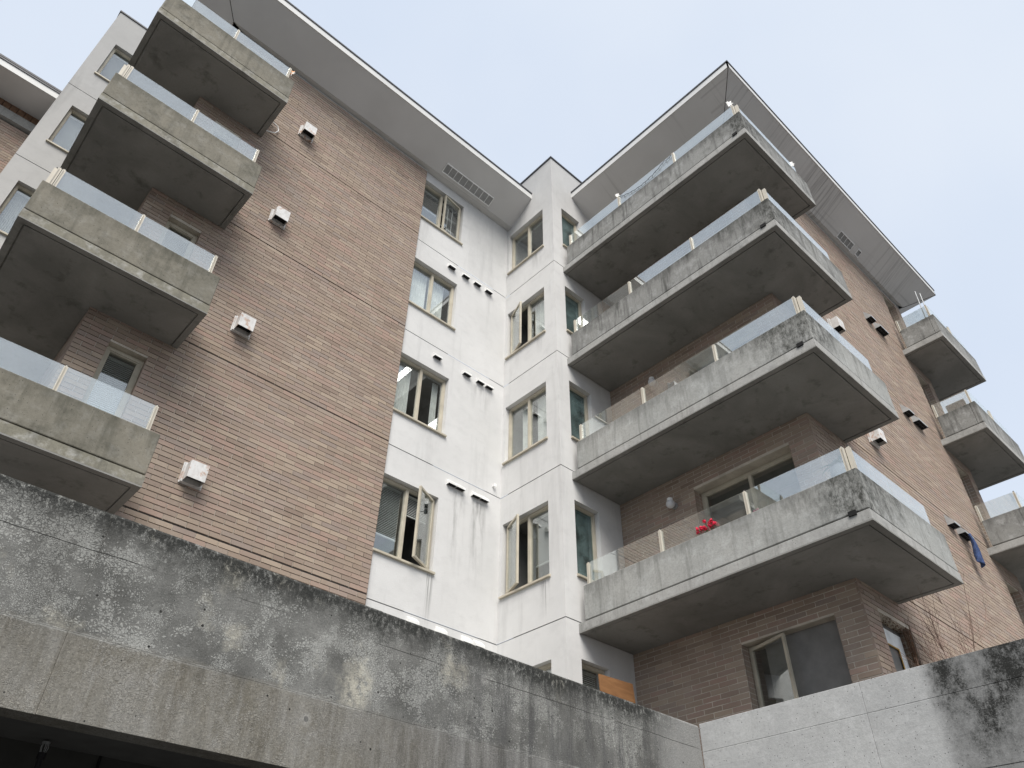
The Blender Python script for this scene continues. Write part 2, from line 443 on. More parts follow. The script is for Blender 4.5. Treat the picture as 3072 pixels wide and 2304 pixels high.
def make_glass(name, f0, tint, dirt, film=(0.75, 0.78, 0.78)):
    t = NT(name)
    lw_ = t.n('ShaderNodeLayerWeight')
    lw_.inputs['Blend'].default_value = 0.5
    fac = t.math('ADD', f0, t.math('MULTIPLY', t.math('POWER', lw_.outputs['Facing'], 4.0), 1.0 - f0))
    tr = t.n('ShaderNodeBsdfTransparent')
    tr.inputs[0].default_value = (*tint, 1)
    gl = t.n('ShaderNodeBsdfGlossy')
    gl.inputs['Roughness'].default_value = 0.01
    gl.inputs['Color'].default_value = (0.95, 0.97, 0.965, 1)
    t.put(gl.inputs['Normal'], t.bump(t.noise(1.2, 1), 0.02, 0.05))
    mx = t.n('ShaderNodeMixShader')
    t.put(mx.inputs[0], fac)
    t.t.links.new(tr.outputs[0], mx.inputs[1])
    t.t.links.new(gl.outputs[0], mx.inputs[2])
    df = t.n('ShaderNodeBsdfDiffuse')
    df.inputs[0].default_value = (*film, 1)
    mx2 = t.n('ShaderNodeMixShader')
    t.put(mx2.inputs[0], t.math('MULTIPLY', t.step(t.noise(2.5, 5, 0.6), 0.3, 0.75), dirt))
    t.t.links.new(mx.outputs[0], mx2.inputs[1])
    t.t.links.new(df.outputs[0], mx2.inputs[2])
    t.t.links.new(mx2.outputs[0], t.out.inputs['Surface'])
    M[name] = t.m


make_glass('window_glass', 0.17, (0.96, 0.98, 0.975), 0.01)
make_glass('frosted_teal_glass', 0.10, (0.45, 0.58, 0.56), 0.5, (0.26, 0.36, 0.36))
make_glass('balustrade_glass', 0.26, (0.96, 0.985, 0.975), 0.07)

m_plain('frame_beige', (0.46, 0.42, 0.335), 0.5, 0, 0.15, 4)
m_plain('post_cream', (0.50, 0.465, 0.395), 0.45, 0, 0.08, 5)
m_plain('fascia_white', (0.60, 0.60, 0.585), 0.5, 0, 0.06, 2)
m_plain('flashing_dark', (0.07, 0.07, 0.075), 0.5, 0.2)
m_plain('joint_dark', (0.05, 0.045, 0.042), 0.9)
m_plain('stucco_joint', (0.26, 0.26, 0.255), 0.9)
m_plain('room_dark', (0.20, 0.195, 0.185), 0.9)
m_plain('blind_slat', (0.50, 0.52, 0.50), 0.6)
m_plain('blind_reflection_white', (0.80, 0.81, 0.80), 0.6)
m_plain('curtain_white', (0.80, 0.80, 0.77), 0.9)
m_plain('metal_grey', (0.46, 0.47, 0.47), 0.45, 0.5)
m_plain('black_metal', (0.025, 0.025, 0.027), 0.5)
m_plain('void_black', (0.012, 0.012, 0.012), 0.9)
m_plain('lamp_globe', (0.62, 0.62, 0.63), 0.25, 0, 0.04)
m_plain('white_plastic', (0.80, 0.80, 0.78), 0.4)
m_plain('petal_white', (0.85, 0.84, 0.80), 0.6)
m_plain('petal_orange', (0.75, 0.40, 0.20), 0.6)
m_plain('petal_red', (0.72, 0.02, 0.07), 0.6, 0, 0.25, 30)
m_plain('petal_pink', (0.75, 0.30, 0.42), 0.6)
m_plain('leaf_green', (0.07, 0.15, 0.05), 0.5, 0, 0.3, 20)
m_plain('pot_grey', (0.13, 0.14, 0.15), 0.7)
m_plain('cloth_blue', (0.04, 0.065, 0.15), 0.9, 0, 0.45, 16)
m_plain('twig', (0.21, 0.145, 0.115), 0.9, 0, 0.25, 8)
m_plain('dry_leaf', (0.13, 0.07, 0.04), 0.9, 0, 0.35, 30)
m_plain('paper_white', (0.78, 0.80, 0.80), 0.8)
m_plain('amber_trim', (0.50, 0.30, 0.08), 0.6)
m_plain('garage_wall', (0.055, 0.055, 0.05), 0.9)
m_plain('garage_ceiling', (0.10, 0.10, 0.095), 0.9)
m_plain('terrace_paving', (0.20, 0.195, 0.185), 0.9)
m_plain('vent_mesh', (0.34, 0.33, 0.32), 0.9)
m_plain('vent_frame', (0.80, 0.795, 0.78), 0.6)
m_plain('soil', (0.06, 0.045, 0.035), 1.0)
m_plain('roof_membrane', (0.10, 0.10, 0.10), 0.9)


def make_ply():
    t = NT('plywood')
    g = t.noise(1.0, 5, 0.65, t.vec((3, 3, 22)), 0.6)
    c = t.mix(t.step(g, 0.35, 0.68), (0.255, 0.130, 0.056), (0.18, 0.085, 0.036))
    M['plywood'] = t.finish(c, 0.6)


make_ply()


def make_hood():
    t = NT('rusty_white_metal')
    n = t.noise(7, 5, 0.7)
    c = t.mix(t.math('MULTIPLY', t.step(n, 0.55, 0.66), 0.8), (0.68, 0.672, 0.655), (0.42, 0.17, 0.05))
    c = t.mix(t.math('MULTIPLY', t.step(t.noise(11, 5, 0.7, t.vec((1, 1, 0.5))), 0.42, 0.7), 0.55), c, (0.36, 0.33, 0.30))
    M['rusty_white_metal'] = t.finish(c, 0.5)


make_hood()


def make_ground():
    t = NT('asphalt')
    c = t.mix(t.noise(0.4, 5, 0.6), (0.075, 0.075, 0.075), (0.11, 0.109, 0.107))
    c = t.mix(t.math('MULTIPLY', t.noise(60, 3), 0.5), c, (0.045, 0.045, 0.045))
    M['asphalt'] = t.finish(c, 0.9, t.bump(t.noise(80, 3), 0.4, 0.01))


make_ground()


# ------------------------------------------------------------------ mesh helpers
WLOC = {}


class MB:
    def __init__(self):
        self.v, self.f = [], []

    def face(self, pts):
        i = len(self.v)
        self.v += [tuple(p) for p in pts]
        self.f.append(tuple(range(i, i + len(pts))))
        return self

    def box(self, x0, x1, y0, y1, z0, z1, skip=''):
        x0, x1 = min(x0, x1), max(x0, x1)
        y0, y1 = min(y0, y1), max(y0, y1)
        z0, z1 = min(z0, z1), max(z0, z1)
        i = len(self.v)
        self.v += [(x0, y0, z0), (x1, y0, z0), (x1, y1, z0), (x0, y1, z0), (x0, y0, z1), (x1, y0, z1), (x1, y1, z1), (x0, y1, z1)]
        for k, q in (('b', (3, 2, 1, 0)), ('t', (4, 5, 6, 7)), ('f', (0, 1, 5, 4)), ('k', (2, 3, 7, 6)), ('l', (3, 0, 4, 7)), ('r', (1, 2, 6, 5))):
            if k not in skip:
                self.f.append(tuple(i + j for j in q))
        return self

    def hexa(self, pts):
        i = len(self.v)
        self.v += [tuple(p) for p in pts]
        for q in ((3, 2, 1, 0), (4, 5, 6, 7), (0, 1, 5, 4), (2, 3, 7, 6), (3, 0, 4, 7), (1, 2, 6, 5)):
            self.f.append(tuple(i + j for j in q))
        return self

    def tube(self, pts, r, seg=6, r1=None, caps=True):
        pts = [Vector(p) for p in pts]
        n = len(pts)
        rings = []
        for k, p in enumerate(pts):
            d = (pts[min(k + 1, n - 1)] - pts[max(k - 1, 0)]).normalized()
            a = d.orthogonal().normalized()
            if k and rings:
                a = (pa - d * pa.dot(d))
                a = a.normalized() if a.length > 1e-6 else d.orthogonal().normalized()
            pa = a
            b = d.cross(a)
            rr = r if r1 is None else r + (r1 - r) * k / max(1, n - 1)
            ring = []
            for s in range(seg):
                an = 2 * math.pi * s / seg
                ring.append(len(self.v))
                self.v.append(tuple(p + (a * math.cos(an) + b * math.sin(an)) * rr))
            rings.append(ring)
        for k in range(n - 1):
            for s in range(seg):
                self.f.append((rings[k][s], rings[k][(s + 1) % seg], rings[k + 1][(s + 1) % seg], rings[k + 1][s]))
        if caps:
            self.f.append(tuple(reversed(rings[0])))
            self.f.append(tuple(rings[-1]))
        return self

    def lathe(self, c, prof, seg=16):
        rings = []
        for r, z in prof:
            ring = []
            for s in range(seg):
                an = 2 * math.pi * s / seg
                ring.append(len(self.v))
                self.v.append((c[0] + r * math.cos(an), c[1] + r * math.sin(an), c[2] + z))
            rings.append(ring)
        for k in range(len(rings) - 1):
            for s in range(seg):
                self.f.append((rings[k][s], rings[k][(s + 1) % seg], rings[k + 1][(s + 1) % seg], rings[k + 1][s]))
        return self

    def build(self, name, mat, parent=None, smooth=False, kind=None, bevel=0.0):
        xs, ys, zs = zip(*self.v)
        c = Vector(((min(xs) + max(xs)) / 2, (min(ys) + max(ys)) / 2, min(zs)))
        me = bpy.data.meshes.new(name)
        me.from_pydata([(a - c.x, b - c.y, d - c.z) for a, b, d in self.v], [], self.f)
        me.materials.append(M[mat])
        if smooth:
            me.polygons.foreach_set('use_smooth', [True] * len(me.polygons))
        me.update()
        return link(name, me, c, parent, kind, bevel)


def link(name, me, c, parent=None, kind=None, bevel=0.0):
    o = bpy.data.objects.new(name, me)
    COL.objects.link(o)
    WLOC[o.name] = Vector(c)
    if parent is not None:
        o.parent = parent
        o.location = Vector(c) - WLOC[parent.name]
    else:
        o.location = c
    if kind:
        o['kind'] = kind
    if bevel:
        b = o.modifiers.new('bevel', 'BEVEL')
        b.width = bevel
        b.segments = 2
        b.limit_method = 'ANGLE'
    return o


def empty(name, c, parent=None):
    o = link(name, None, Vector(c), parent)
    o.empty_display_size = 0.2
    return o


def tag(o, label, cat, group=None):
    o['label'] = label
    o['category'] = cat
    if group:
        o['group'] = group
    return o


def plane_y(Y):            # wall that faces -y; u = x
    return lambda u, v, d=0.0: (u, Y + d, v)


def plane_x(X):            # wall that faces -x; u = -y
    return lambda u, v, d=0.0: (X + d, -u, v)


def lbox(mb, P, u0, u1, v0, v1, d0, d1):
    a, b = P(u0, v0, d0), P(u1, v1, d1)
    mb.box(a[0], b[0], a[1], b[1], a[2], b[2])


def rects_minus(u0, u1, v0, v1, holes):
    us = sorted({u0, u1, *[min(max(h[k], u0), u1) for h in holes for k in (0, 1)]})
    vs = sorted({v0, v1, *[min(max(h[k], v0), v1) for h in holes for k in (2, 3)]})
    out = []
    for j in range(len(vs) - 1):
        run = None
        for i in range(len(us) - 1):
            cu_, cv_ = (us[i] + us[i + 1]) / 2, (vs[j] + vs[j + 1]) / 2
            solid = not any(h[0] < cu_ < h[1] and h[2] < cv_ < h[3] for h in holes)
            if solid:
                run = [us[i], us[i + 1], vs[j], vs[j + 1]] if run is None else [run[0], us[i + 1], vs[j], vs[j + 1]]
            if (not solid or i == len(us) - 2) and run is not None:
                out.append(tuple(run))
                run = None
    return out


def solid_wall(mb, P, u0, u1, bands, holes, thick, reveal=None):
    """front skin of a wall in bands (joints left open between bands), with real returns round each opening"""
    for v0, v1 in bands:
        for a, b, c, d in rects_minus(u0, u1, v0, v1, holes):
            mb.face([P(a, c), P(b, c), P(b, d), P(a, d)])
    for (a, b, c, d) in holes:
        r = thick
        mb.face([P(a, c), P(a, d), P(a, d, r), P(a, c, r)])
        mb.face([P(b, c), P(b, c, r), P(b, d, r), P(b, d)])
        mb.face([P(a, d), P(b, d), P(b, d, r), P(a, d, r)])
        mb.face([P(a, c), P(a, c, r), P(b, c, r), P(b, c)])


def bands_of(z0, z1, grooves, gap):
    e = [z0] + [g for g in sorted(grooves) if z0 < g < z1] + [z1]
    return [(e[i] + (gap / 2 if i else 0), e[i + 1] - (gap / 2 if i + 1 < len(e) - 1 else 0)) for i in range(len(e) - 1)]


# ------------------------------------------------------------------ measured layout (metres, camera at the origin)
GROUND = -1.6
Y1, X2, Y3, XB, YR, YB = 9.415, 8.218, 7.823, 9.765, 3.95, 9.37
GRV = [4.87, 7.67, 10.405, 13.118]
SLAB = [12.933, 10.185, 7.473, 4.681]
TOP = [15.27, 12.52, 9.80, 7.08, 4.30]
SILL = [13.90, 11.17, 8.43, 5.68, 2.92]
EAVE_IN, EAVE_OUT, OVER = 15.585, 16.06, 0.84
XL, XR = 0.67, 17.97
PT = 2.94

# ground, terrace, garage
ground = MB().face([(-400, -400, GROUND), (400, -400, GROUND), (400, 400, GROUND), (-400, 400, GROUND)]).build('ground', 'asphalt', kind='structure')
ter = MB()
ter.box(-8, 8.46, 6.10, 9.36, 1.80, 1.98)
ter.box(8.70, 26, -6, 3.94, 1.80, 1.98)
ter.box(8.70, 9.76, 3.945, 7.82, 1.80, 1.975)
ter.build('terrace_floor', 'terrace_paving', kind='structure')
gar = MB()
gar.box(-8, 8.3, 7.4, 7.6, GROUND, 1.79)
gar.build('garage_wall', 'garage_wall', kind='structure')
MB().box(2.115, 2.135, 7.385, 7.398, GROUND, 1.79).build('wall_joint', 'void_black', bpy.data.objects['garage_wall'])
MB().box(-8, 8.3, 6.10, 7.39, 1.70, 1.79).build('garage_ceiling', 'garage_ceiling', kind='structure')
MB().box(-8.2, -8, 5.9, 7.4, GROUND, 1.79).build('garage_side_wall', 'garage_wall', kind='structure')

# ------------------------------------------------------------------ foreground concrete walls, cast in lifts and bays
lw = empty('concrete_wall', (3, 6.0, GROUND))
tag(lw, 'dark lichen-stained concrete wall beam across the front, above a dark opening', 'wall')
bays = [-8, -3.8, 1.215, 3.72, 6.2, 8.5]
for i in range(5):
    a, b = bays[i], bays[i + 1]
    zt = lambda x: 2.995 - 0.055 * (x - 0.4) / 8.1
    o1 = (0.0, 0.003, -0.004, 0.002, 0.0)[i]
    g = 0.0004
    m = MB()
    prof = [(5.88 + o1, 2.068), (5.88 + o1, -0.022), (5.892 + o1, 0.0), (6.07, 0.0), (6.085, -0.02), (6.085, 2.068)]
    ends = [[(xx, y_, z_ if z_ > 1 else zt(xx) + z_) for y_, z_ in prof] for xx in (a + g, b - g)]
    n_ = len(m.v)
    m.v += ends[0] + ends[1]
    for k in range(6):
        m.f.append((k, (k + 1) % 6, 6 + (k + 1) % 6, 6 + k))
    m.f += [tuple(range(6)), tuple(range(11, 5, -1))]
    m.build('panel', 'lichen_concrete', lw)
    zb_ = 1.515 if a < 6 else GROUND
    MB().box(a + g, b - g, 5.8790 + o1, 6.085, zb_, 2.066).build('panel', 'lichen_concrete', lw, bevel=0.003)

rw = empty('concrete_wall', (8.6, 2, GROUND))
tag(rw, 'pale grey concrete wall with a black stain beside the dry shrub', 'wall')
ys = [5.868, 3.735, 1.2, -1.6, -5]
zs = [GROUND, -0.3, 0.85, 1.93, 2.628, 2.96]
for i in range(4):
    for j in range(5):
        o1 = rnd.uniform(-0.0035, 0.0035)
        zt0 = zs[j + 1] - 0.001
        MB().box(8.5 + o1, 8.69, ys[i + 1] + 0.001, ys[i] - 0.001, zs[j] + 0.001, zt0).build('panel', 'pale_concrete', rw, bevel=0.005)

# ------------------------------------------------------------------ the apartment building
bld = empty('apartment_building', (6, 9, 1.98))
tag(bld, 'five-storey brick and white stucco apartment building with concrete balconies', 'building')

OCC = []      # boxes that hide bricks from the camera


def hidden(p):
    px, py, pz = p
    for (x0, x1, y0, y1, z0, z1) in OCC:
        t0, t1 = 0.0, 0.985
        ok = True
        for q, lo, hi in ((px, x0, x1), (py, y0, y1), (pz, z0, z1)):
            if abs(q) < 1e-9:
                if lo > 0 or hi < 0:
                    ok = False
                    break
                continue
            a, b = lo / q, hi / q
            if a > b:
                a, b = b, a
            t0, t1 = max(t0, a), min(t1, b)
            if t0 > t1:
                ok = False
                break
        if ok:
            return True
    return False


def to_px(p):
    p = Vector(p)
    zc = p.dot(fw)
    if zc <= 0.1:
        return None
    return (1536 + FPX * p.dot(cr) / zc, 1152 - FPX * p.dot(cu) / zc)


BRK_L, BRK_H, JT = 0.301, 0.065, 0.011
ALLB = []     # (area, wall, P, u0, u1, v0, v1, jitter)


def brick_wall(P, u0, u1, z0, z1, holes, grooves, reveal, name='brick_wall', phase=0.0, gap=0.022, headers=True, rake=0.012):
    core = MB()
    solid_wall(core, P, u0, u1, [(z0, z1)], holes, reveal)
    core.v = [v for v in core.v]
    shift = P(0, 0, rake)
    base = P(0, 0, 0)
    dx = tuple(shift[i] - base[i] for i in range(3))
    core.v = [(a + dx[0], b + dx[1], c) for a, b, c in core.v]
    w = core.build(name, 'mortar', bld)
    for g_ in grooves:
        if z0 < g_ < z1:
            jm = MB()
            for a, b, c, d in rects_minus(u0, u1, g_ - gap / 2, g_ + gap / 2, holes):
                jm.face([P(a, c, rake - 0.0015), P(b, c, rake - 0.0015), P(b, d, rake - 0.0015), P(a, d, rake - 0.0015)])
            k = u0 + 0.16
            while k < u1 - 0.1:     # weep holes
                lbox(jm, P, k, k + 0.012, g_ + gap / 2, g_ + gap / 2 + 0.066, 0.003, 0.011)
                k += 0.624
            jm.build('movement_joint', 'joint_dark', w)
    row = 0
    for v0, v1 in bands_of(z0, z1, grooves, gap):
        n = max(1, round((v1 - v0) / 0.0758))
        ch = (v1 - v0) / n
        for r in range(n):
            a0 = v0 + r * ch + (JT / 2 if r else 0.002)
            a1 = v0 + (r + 1) * ch - (JT / 2 if r < n - 1 else 0.002)
            off = phase + (0.156 if row % 2 else 0.0)
            row += 1
            k = math.floor((u0 - off) / 0.312)
            while off + k * 0.312 < u1:
                s0, s1 = max(u0, off + k * 0.312 + JT / 2), min(u1, off + (k + 1) * 0.312 - JT / 2)
                k += 1
                segs = [(s0, s1)]
                for h in holes:
                    if h[2] < a1 - 0.01 and h[3] > a0 + 0.01:
                        ns = []
                        for (p, q) in segs:
                            if h[1] <= p or h[0] >= q:
                                ns.append((p, q))
                            else:
                                if h[0] - p > 0.02:
                                    ns.append((p, h[0]))
                                if q - h[1] > 0.02:
                                    ns.append((h[1], q))
                        segs = ns
                for (p, q) in segs:
                    if q - p < 0.02:
                        continue
                    ALLB.append((w, P, p, q, a0, a1, rnd.uniform(-0.0022, 0.0018), q - p > 0.29))
    # bricks that line the sides and heads of openings
    if headers:
        lin = MB()
        for (a, b, c, d) in holes:
            v = c
            i = 0
            while v < d - 0.01:
                t_ = min(v + 0.065, d)
                for k0, k1 in ((0.004, min(0.12, reveal - 0.004)), (0.131, reveal - 0.004)):
                    if k1 - k0 > 0.02 and k0 < reveal:
                        lbox(lin, P, a - 0.010, a + 0.0025, v, t_, k0, k1)
                        lbox(lin, P, b - 0.0025, b + 0.010, v, t_, k0, k1)
                v += 0.0758
                i += 1
        if lin.v:
            lin.build('reveal_bricks', 'brick', w, kind='stuff')
    return w


# --- stucco walls
def stucco_wall(P, u0, u1, z0, z1, holes, grooves, reveal=0.13, mat='stucco'):
    mb = MB()
    solid_wall(mb, P, u0, u1, bands_of(z0, z1, grooves, 0.016), holes, reveal)
    w = mb.build('stucco_wall', mat, bld)
    for g_ in grooves:
        if z0 < g_ < z1:
            jm = MB()
            for a, b, c, d in rects_minus(u0, u1, g_ - 0.010, g_ + 0.010, holes):
                jm.face([P(a, c, 0.012), P(b, c, 0.012), P(b, d, 0.012), P(a, d, 0.012)])
            jm.build('reveal_joint', 'stucco_joint', w)
    return w


W1 = [(5.615, 6.79, SILL[i], TOP[i]) for i in range(5)]
W2 = [(-9.335, -8.155, SILL[i], TOP[i]) for i in range(5)]
W3 = [(8.53, 9.15, SILL[i], TOP[i]) for i in range(5)]
stucco_wall(plane_y(Y1), 5.60, X2, 1.98, 15.60, W1, GRV)
stucco_wall(plane_x(X2), -9.9, -Y3, 1.98, 17.05, W2, GRV)
stucco_wall(plane_y(Y3), X2, 10.6, 1.98, 17.05, W3, GRV)
TW = [(-1.16, 0.02, b, t_) for b, t_ in ((16.66, 18.02), (13.91, 15.27), (11.17, 12.53), (8.43, 9.80))]
TG = [15.85, 13.13, 10.405, 7.67]
stucco_wall(plane_y(13.16), -1.46, 2.2, 3.0, 19.25, TW, TG, 0.13, 'stucco_grey')
# returns and caps of the stair block and the far tower
ret = MB()
ret.box(X2 + 0.005, 10.6, Y3 + 0.03, 9.9, 15.7, 17.045, skip='b')
ret.build('stair_block', 'stucco', bld)
ret = MB()
ret.face([(-1.46, 13.16, 3), (-1.46, 18, 3), (-1.46, 18, 19.25), (-1.46, 13.16, 19.25)])
ret.face([(2.2, 13.16, 3), (2.2, 18, 3), (2.2, 18, 19.25), (2.2, 13.16, 19.25)])
ret.build('stucco_wall', 'stucco_grey', bld)
MB().box(X2 - 0.025, 10.62, Y3 - 0.025, 9.92, 17.052, 17.10).build('coping', 'flashing_dark', bld)
MB().box(-1.485, 2.22, 13.135, 18, 19.252, 19.30).build('coping', 'flashing_dark', bld)

# --- brick walls: boxes that hide bricks
OCC += [(-0.54, 1.9, 8.40, 9.3, z, z + 0.75) for z in SLAB]
OCC += [(8.5, 9.7, 3.04, 7.8, z, z + 0.75) for z in SLAB]
OCC += [(9.7, 10.95, 3.04, 3.9, z, z + 0.75) for z in SLAB]
OCC += [(-8, 8.5, 5.88, 6.08, 1.5, 2.96), (8.5, 8.69, -5, 5.9, GROUND, 2.96)]
OCC += [(2.5, 2.85, 9.1, 9.3, z, z + 0.3) for z in (5.5, 8.27, 10.97, 13.73)]
LBW = [(1.07, 1.59, SLAB[i] + 0.2, TOP[i] + (0.03 if i else 0.05)) for i in range(4)]
RDW = [(-6.2, -4.37, SLAB[i] + 0.2, TOP[i]) for i in range(4)] + [(-5.83, -4.37, 2.95, 4.30)]
RSL = [(16.92, 17.66, SLAB[i] + 0.2, (15.42, 12.62, 9.90, 7.06)[i]) for i in range(4)]
RGW = [(10.17, 11.10, 3.0, 4.36)]
BG_L = [4.905, 7.685, 10.42, 13.22]
wall_left = brick_wall(plane_y(YB), XL, 5.61, 1.98, 15.52, LBW, BG_L, 0.16, phase=5.61, rake=0.014)
wall_side = brick_wall(plane_x(XL), -13.15, -YB - 0.002, 1.98, 15.52, [], BG_L, 0.16, headers=False)
wall_back = brick_wall(plane_x(XB), -Y3 + 0.002, -YR - 0.004, 1.98, 15.52, RDW, [], 0.25, phase=-5.063, rake=0.004)
wall_right = brick_wall(plane_y(YR), XB, XR, 1.98, 15.52, RSL + RGW, [4.88, 7.69, 10.44, 13.18], 0.30, phase=0.06, rake=0.016)
# end of the projecting brick skin beside the stucco
MB().face([(5.61, YB, 1.98), (5.61, Y1 + 0.1, 1.98), (5.61, Y1 + 0.1, 15.5), (5.61, YB, 15.5)]).build('brick_return', 'brick', wall_left)
# far left wing
far_w = brick_wall(plane_y(14.78), -5.0, -1.3, 9.0, 15.46, [], [13.118, 10.405], 0.16, gap=0.03)
MB().box(-5.0, -1.3, 14.70, 14.83, 15.52, 15.78).build('lintel_band', 'slab_edge', bld)
MB().box(-5.0, -1.3, 14.86, 14.95, 15.40, 16.05).build('wall_core', 'joint_dark', bld)
for k in range(24):
    x = -1.48 - 0.152 * k
    MB().box(x - 0.14, x, 14.765, 14.855, 15.782, 16.055).build('soldier_brick', 'brick_brown', far_w)
# end walls
MB().face([(XR, YR, 1.98), (XR, 9, 1.98), (XR, 9, 15.55), (XR, YR, 15.55)]).build('end_wall', 'brick', bld)
MB().face([(-5.0, 14.78, 3), (-5.0, 20, 3), (-5.0, 20, 15.5), (-5.0, 14.78, 15.5)]).build('end_wall', 'brick', bld)
# wall-top flashing strips and black sheets as painted shade below the eaves
for bx in ((XL - 0.01, 5.615, YB - 0.012, YB + 0.09), (XB, XR + 0.01, YR - 0.012, YR + 0.09), (XB - 0.012, XB + 0.09, YR + 0.1, Y3 - 0.01)):
    MB().box(*bx, 15.521, 15.533).build('wall_flashing', 'fascia_white', bld)
for q in (((XL, YB + 0.07), (5.605, YB + 0.07)), ((XB, YR + 0.07), (XR, YR + 0.07)), ((XB + 0.07, YR), (XB + 0.07, Y3))):
    (a, b), (c, d) = q
    MB().face([(a, b, 15.5), (c, d, 15.5), (c, d, 15.6), (a, b, 15.6)]).build('eave_gap_shade', 'void_black', bld)


# --- bricks: the largest ones in view singly, the rest joined per wall
def emit_bricks():
    scored = []
    rest = {}
    for k, (w, P, p, q, a0, a1, j, full) in enumerate(ALLB):
        area = 0
        if full:
            c = P((p + q) / 2, (a0 + a1) / 2, -0.001)
            pp = [to_px(P(p, a0)), to_px(P(q, a0)), to_px(P(q, a1)), to_px(P(p, a1))]
            if all(pp) and all(8 < x < 3064 and 8 < y < 2296 for x, y in pp) and not hidden(c) and not hidden(P(p, a0, -0.001)) and not hidden(P(q, a1, -0.001)):
                area = abs(sum(pp[i][0] * pp[(i + 1) % 4][1] - pp[(i + 1) % 4][0] * pp[i][1] for i in range(4))) / 2
        scored.append((area, k))
    scored.sort(reverse=True)
    single = {k for a, k in scored[:300] if a > 0}
    shared = {}
    for k, (w, P, p, q, a0, a1, j, full) in enumerate(ALLB):
        if k in single:
            o_ = P(0, 0, 0)
            ax = 'x' if abs(P(1, 0, 0)[0] - o_[0]) > 0.5 else 'y'
            hh = round(a1 - a0, 4)
            key = (ax, hh, round(q - p, 3))
            if key not in shared:
                mb = MB()
                if ax == 'x':
                    mb.box(-(q - p) / 2, (q - p) / 2, 0, 0.05, 0, a1 - a0)
                else:
                    mb.box(0, 0.05, -(q - p) / 2, (q - p) / 2, 0, a1 - a0)
                me = bpy.data.meshes.new('brick')
                me.from_pydata(mb.v, [], mb.f)
                me.materials.append(M['brick'])
                bm = bmesh.new()
                bm.from_mesh(me)
                bmesh.ops.bevel(bm, geom=[e for e in bm.edges], offset=0.003, segments=1, affect='EDGES')
                bm.to_mesh(me)
                bm.free()
                shared[key] = me
            link('brick', shared[key], P((p + q) / 2, a0, j), w)
        else:
            mb = rest.setdefault(w.name, (w, MB()))[1]
            A, B = P(p, a0, j), P(q, a1, 0.03 + j)
            mb.box(A[0], B[0], A[1], B[1], A[2], B[2], skip='k' if abs(P(1, 0, 0)[0] - P(0, 0, 0)[0]) > 0.5 else 'r')
    for w, mb in rest.values():
        mb.build('brickwork', 'brick', w, kind='stuff')


emit_bricks()


# ------------------------------------------------------------------ windows and doors
def slat_blind(mb, P, u0, u1, v0, v1, d, pitch=0.030, tilt=0.022):
    v = v1 - 0.03
    lbox(mb, P, u0, u1, v1 - 0.03, v1, d - 0.015, d + 0.02)
    while v > v0:
        mb.face([P(u0, v - tilt, d - 0.007), P(u1, v - tilt, d - 0.007), P(u1, v, d + 0.007), P(u0, v, d + 0.007)])
        v -= pitch
    lbox(mb, P, u0, u1, v0 - 0.012, v0 + 0.006, d - 0.012, d + 0.012)


def wavy(mb, P, u0, u1, v0, v1, d, amp=0.025, waves=9, gather=0.0):
    n = waves * 8
    rows = 8
    idx = []
    for r in range(rows + 1):
        t_ = r / rows
        v = v1 + (v0 - v1) * t_
        line = []
        for i in range(n + 1):
            s = i / n
            u = u0 + (u1 - u0) * s
            u = u + gather * math.sin(math.pi * t_) * (u0 - u) * 0.6
            line.append(len(mb.v))
            mb.v.append(P(u, v, d + amp * math.sin(2 * math.pi * waves * s + 0.5 * math.sin(3 * t_)) * (0.5 + 0.5 * t_)))
        idx.append(line)
    for r in range(rows):
        for i in range(n):
            mb.f.append((idx[r][i], idx[r][i + 1], idx[r + 1][i + 1], idx[r + 1][i]))


def rot_local(P, hinge_u, ang, side, d0):
    """local frame of a casement that swings outwards about a vertical hinge"""
    ca, sa = math.cos(ang), math.sin(ang)

    def Q(u, v, d=0.0):
        a = (u - hinge_u)
        dd = d - d0
        if side == 'R':
            return P(hinge_u + a * ca - dd * sa * 1.0, v, d0 + a * sa + dd * ca)
        return P(hinge_u + a * ca + dd * sa, v, d0 - a * sa + dd * ca)
    return Q


def lhexa(mb, Q, u0, u1, v0, v1, d0, d1):
    mb.hexa([Q(u0, v0, d0), Q(u1, v0, d0), Q(u1, v0, d1), Q(u0, v0, d1), Q(u0, v1, d0), Q(u1, v1, d0), Q(u1, v1, d1), Q(u0, v1, d1)])


def frame_ring(mb, Q, u0, u1, v0, v1, d0, d1, w):
    lhexa(mb, Q, u0, u1, v0, v0 + w, d0, d1)
    lhexa(mb, Q, u0, u1, v1 - w, v1, d0, d1)
    lhexa(mb, Q, u0, u0 + w, v0 + w, v1 - w, d0, d1)
    lhexa(mb, Q, u1 - w, u1, v0 + w, v1 - w, d0, d1)


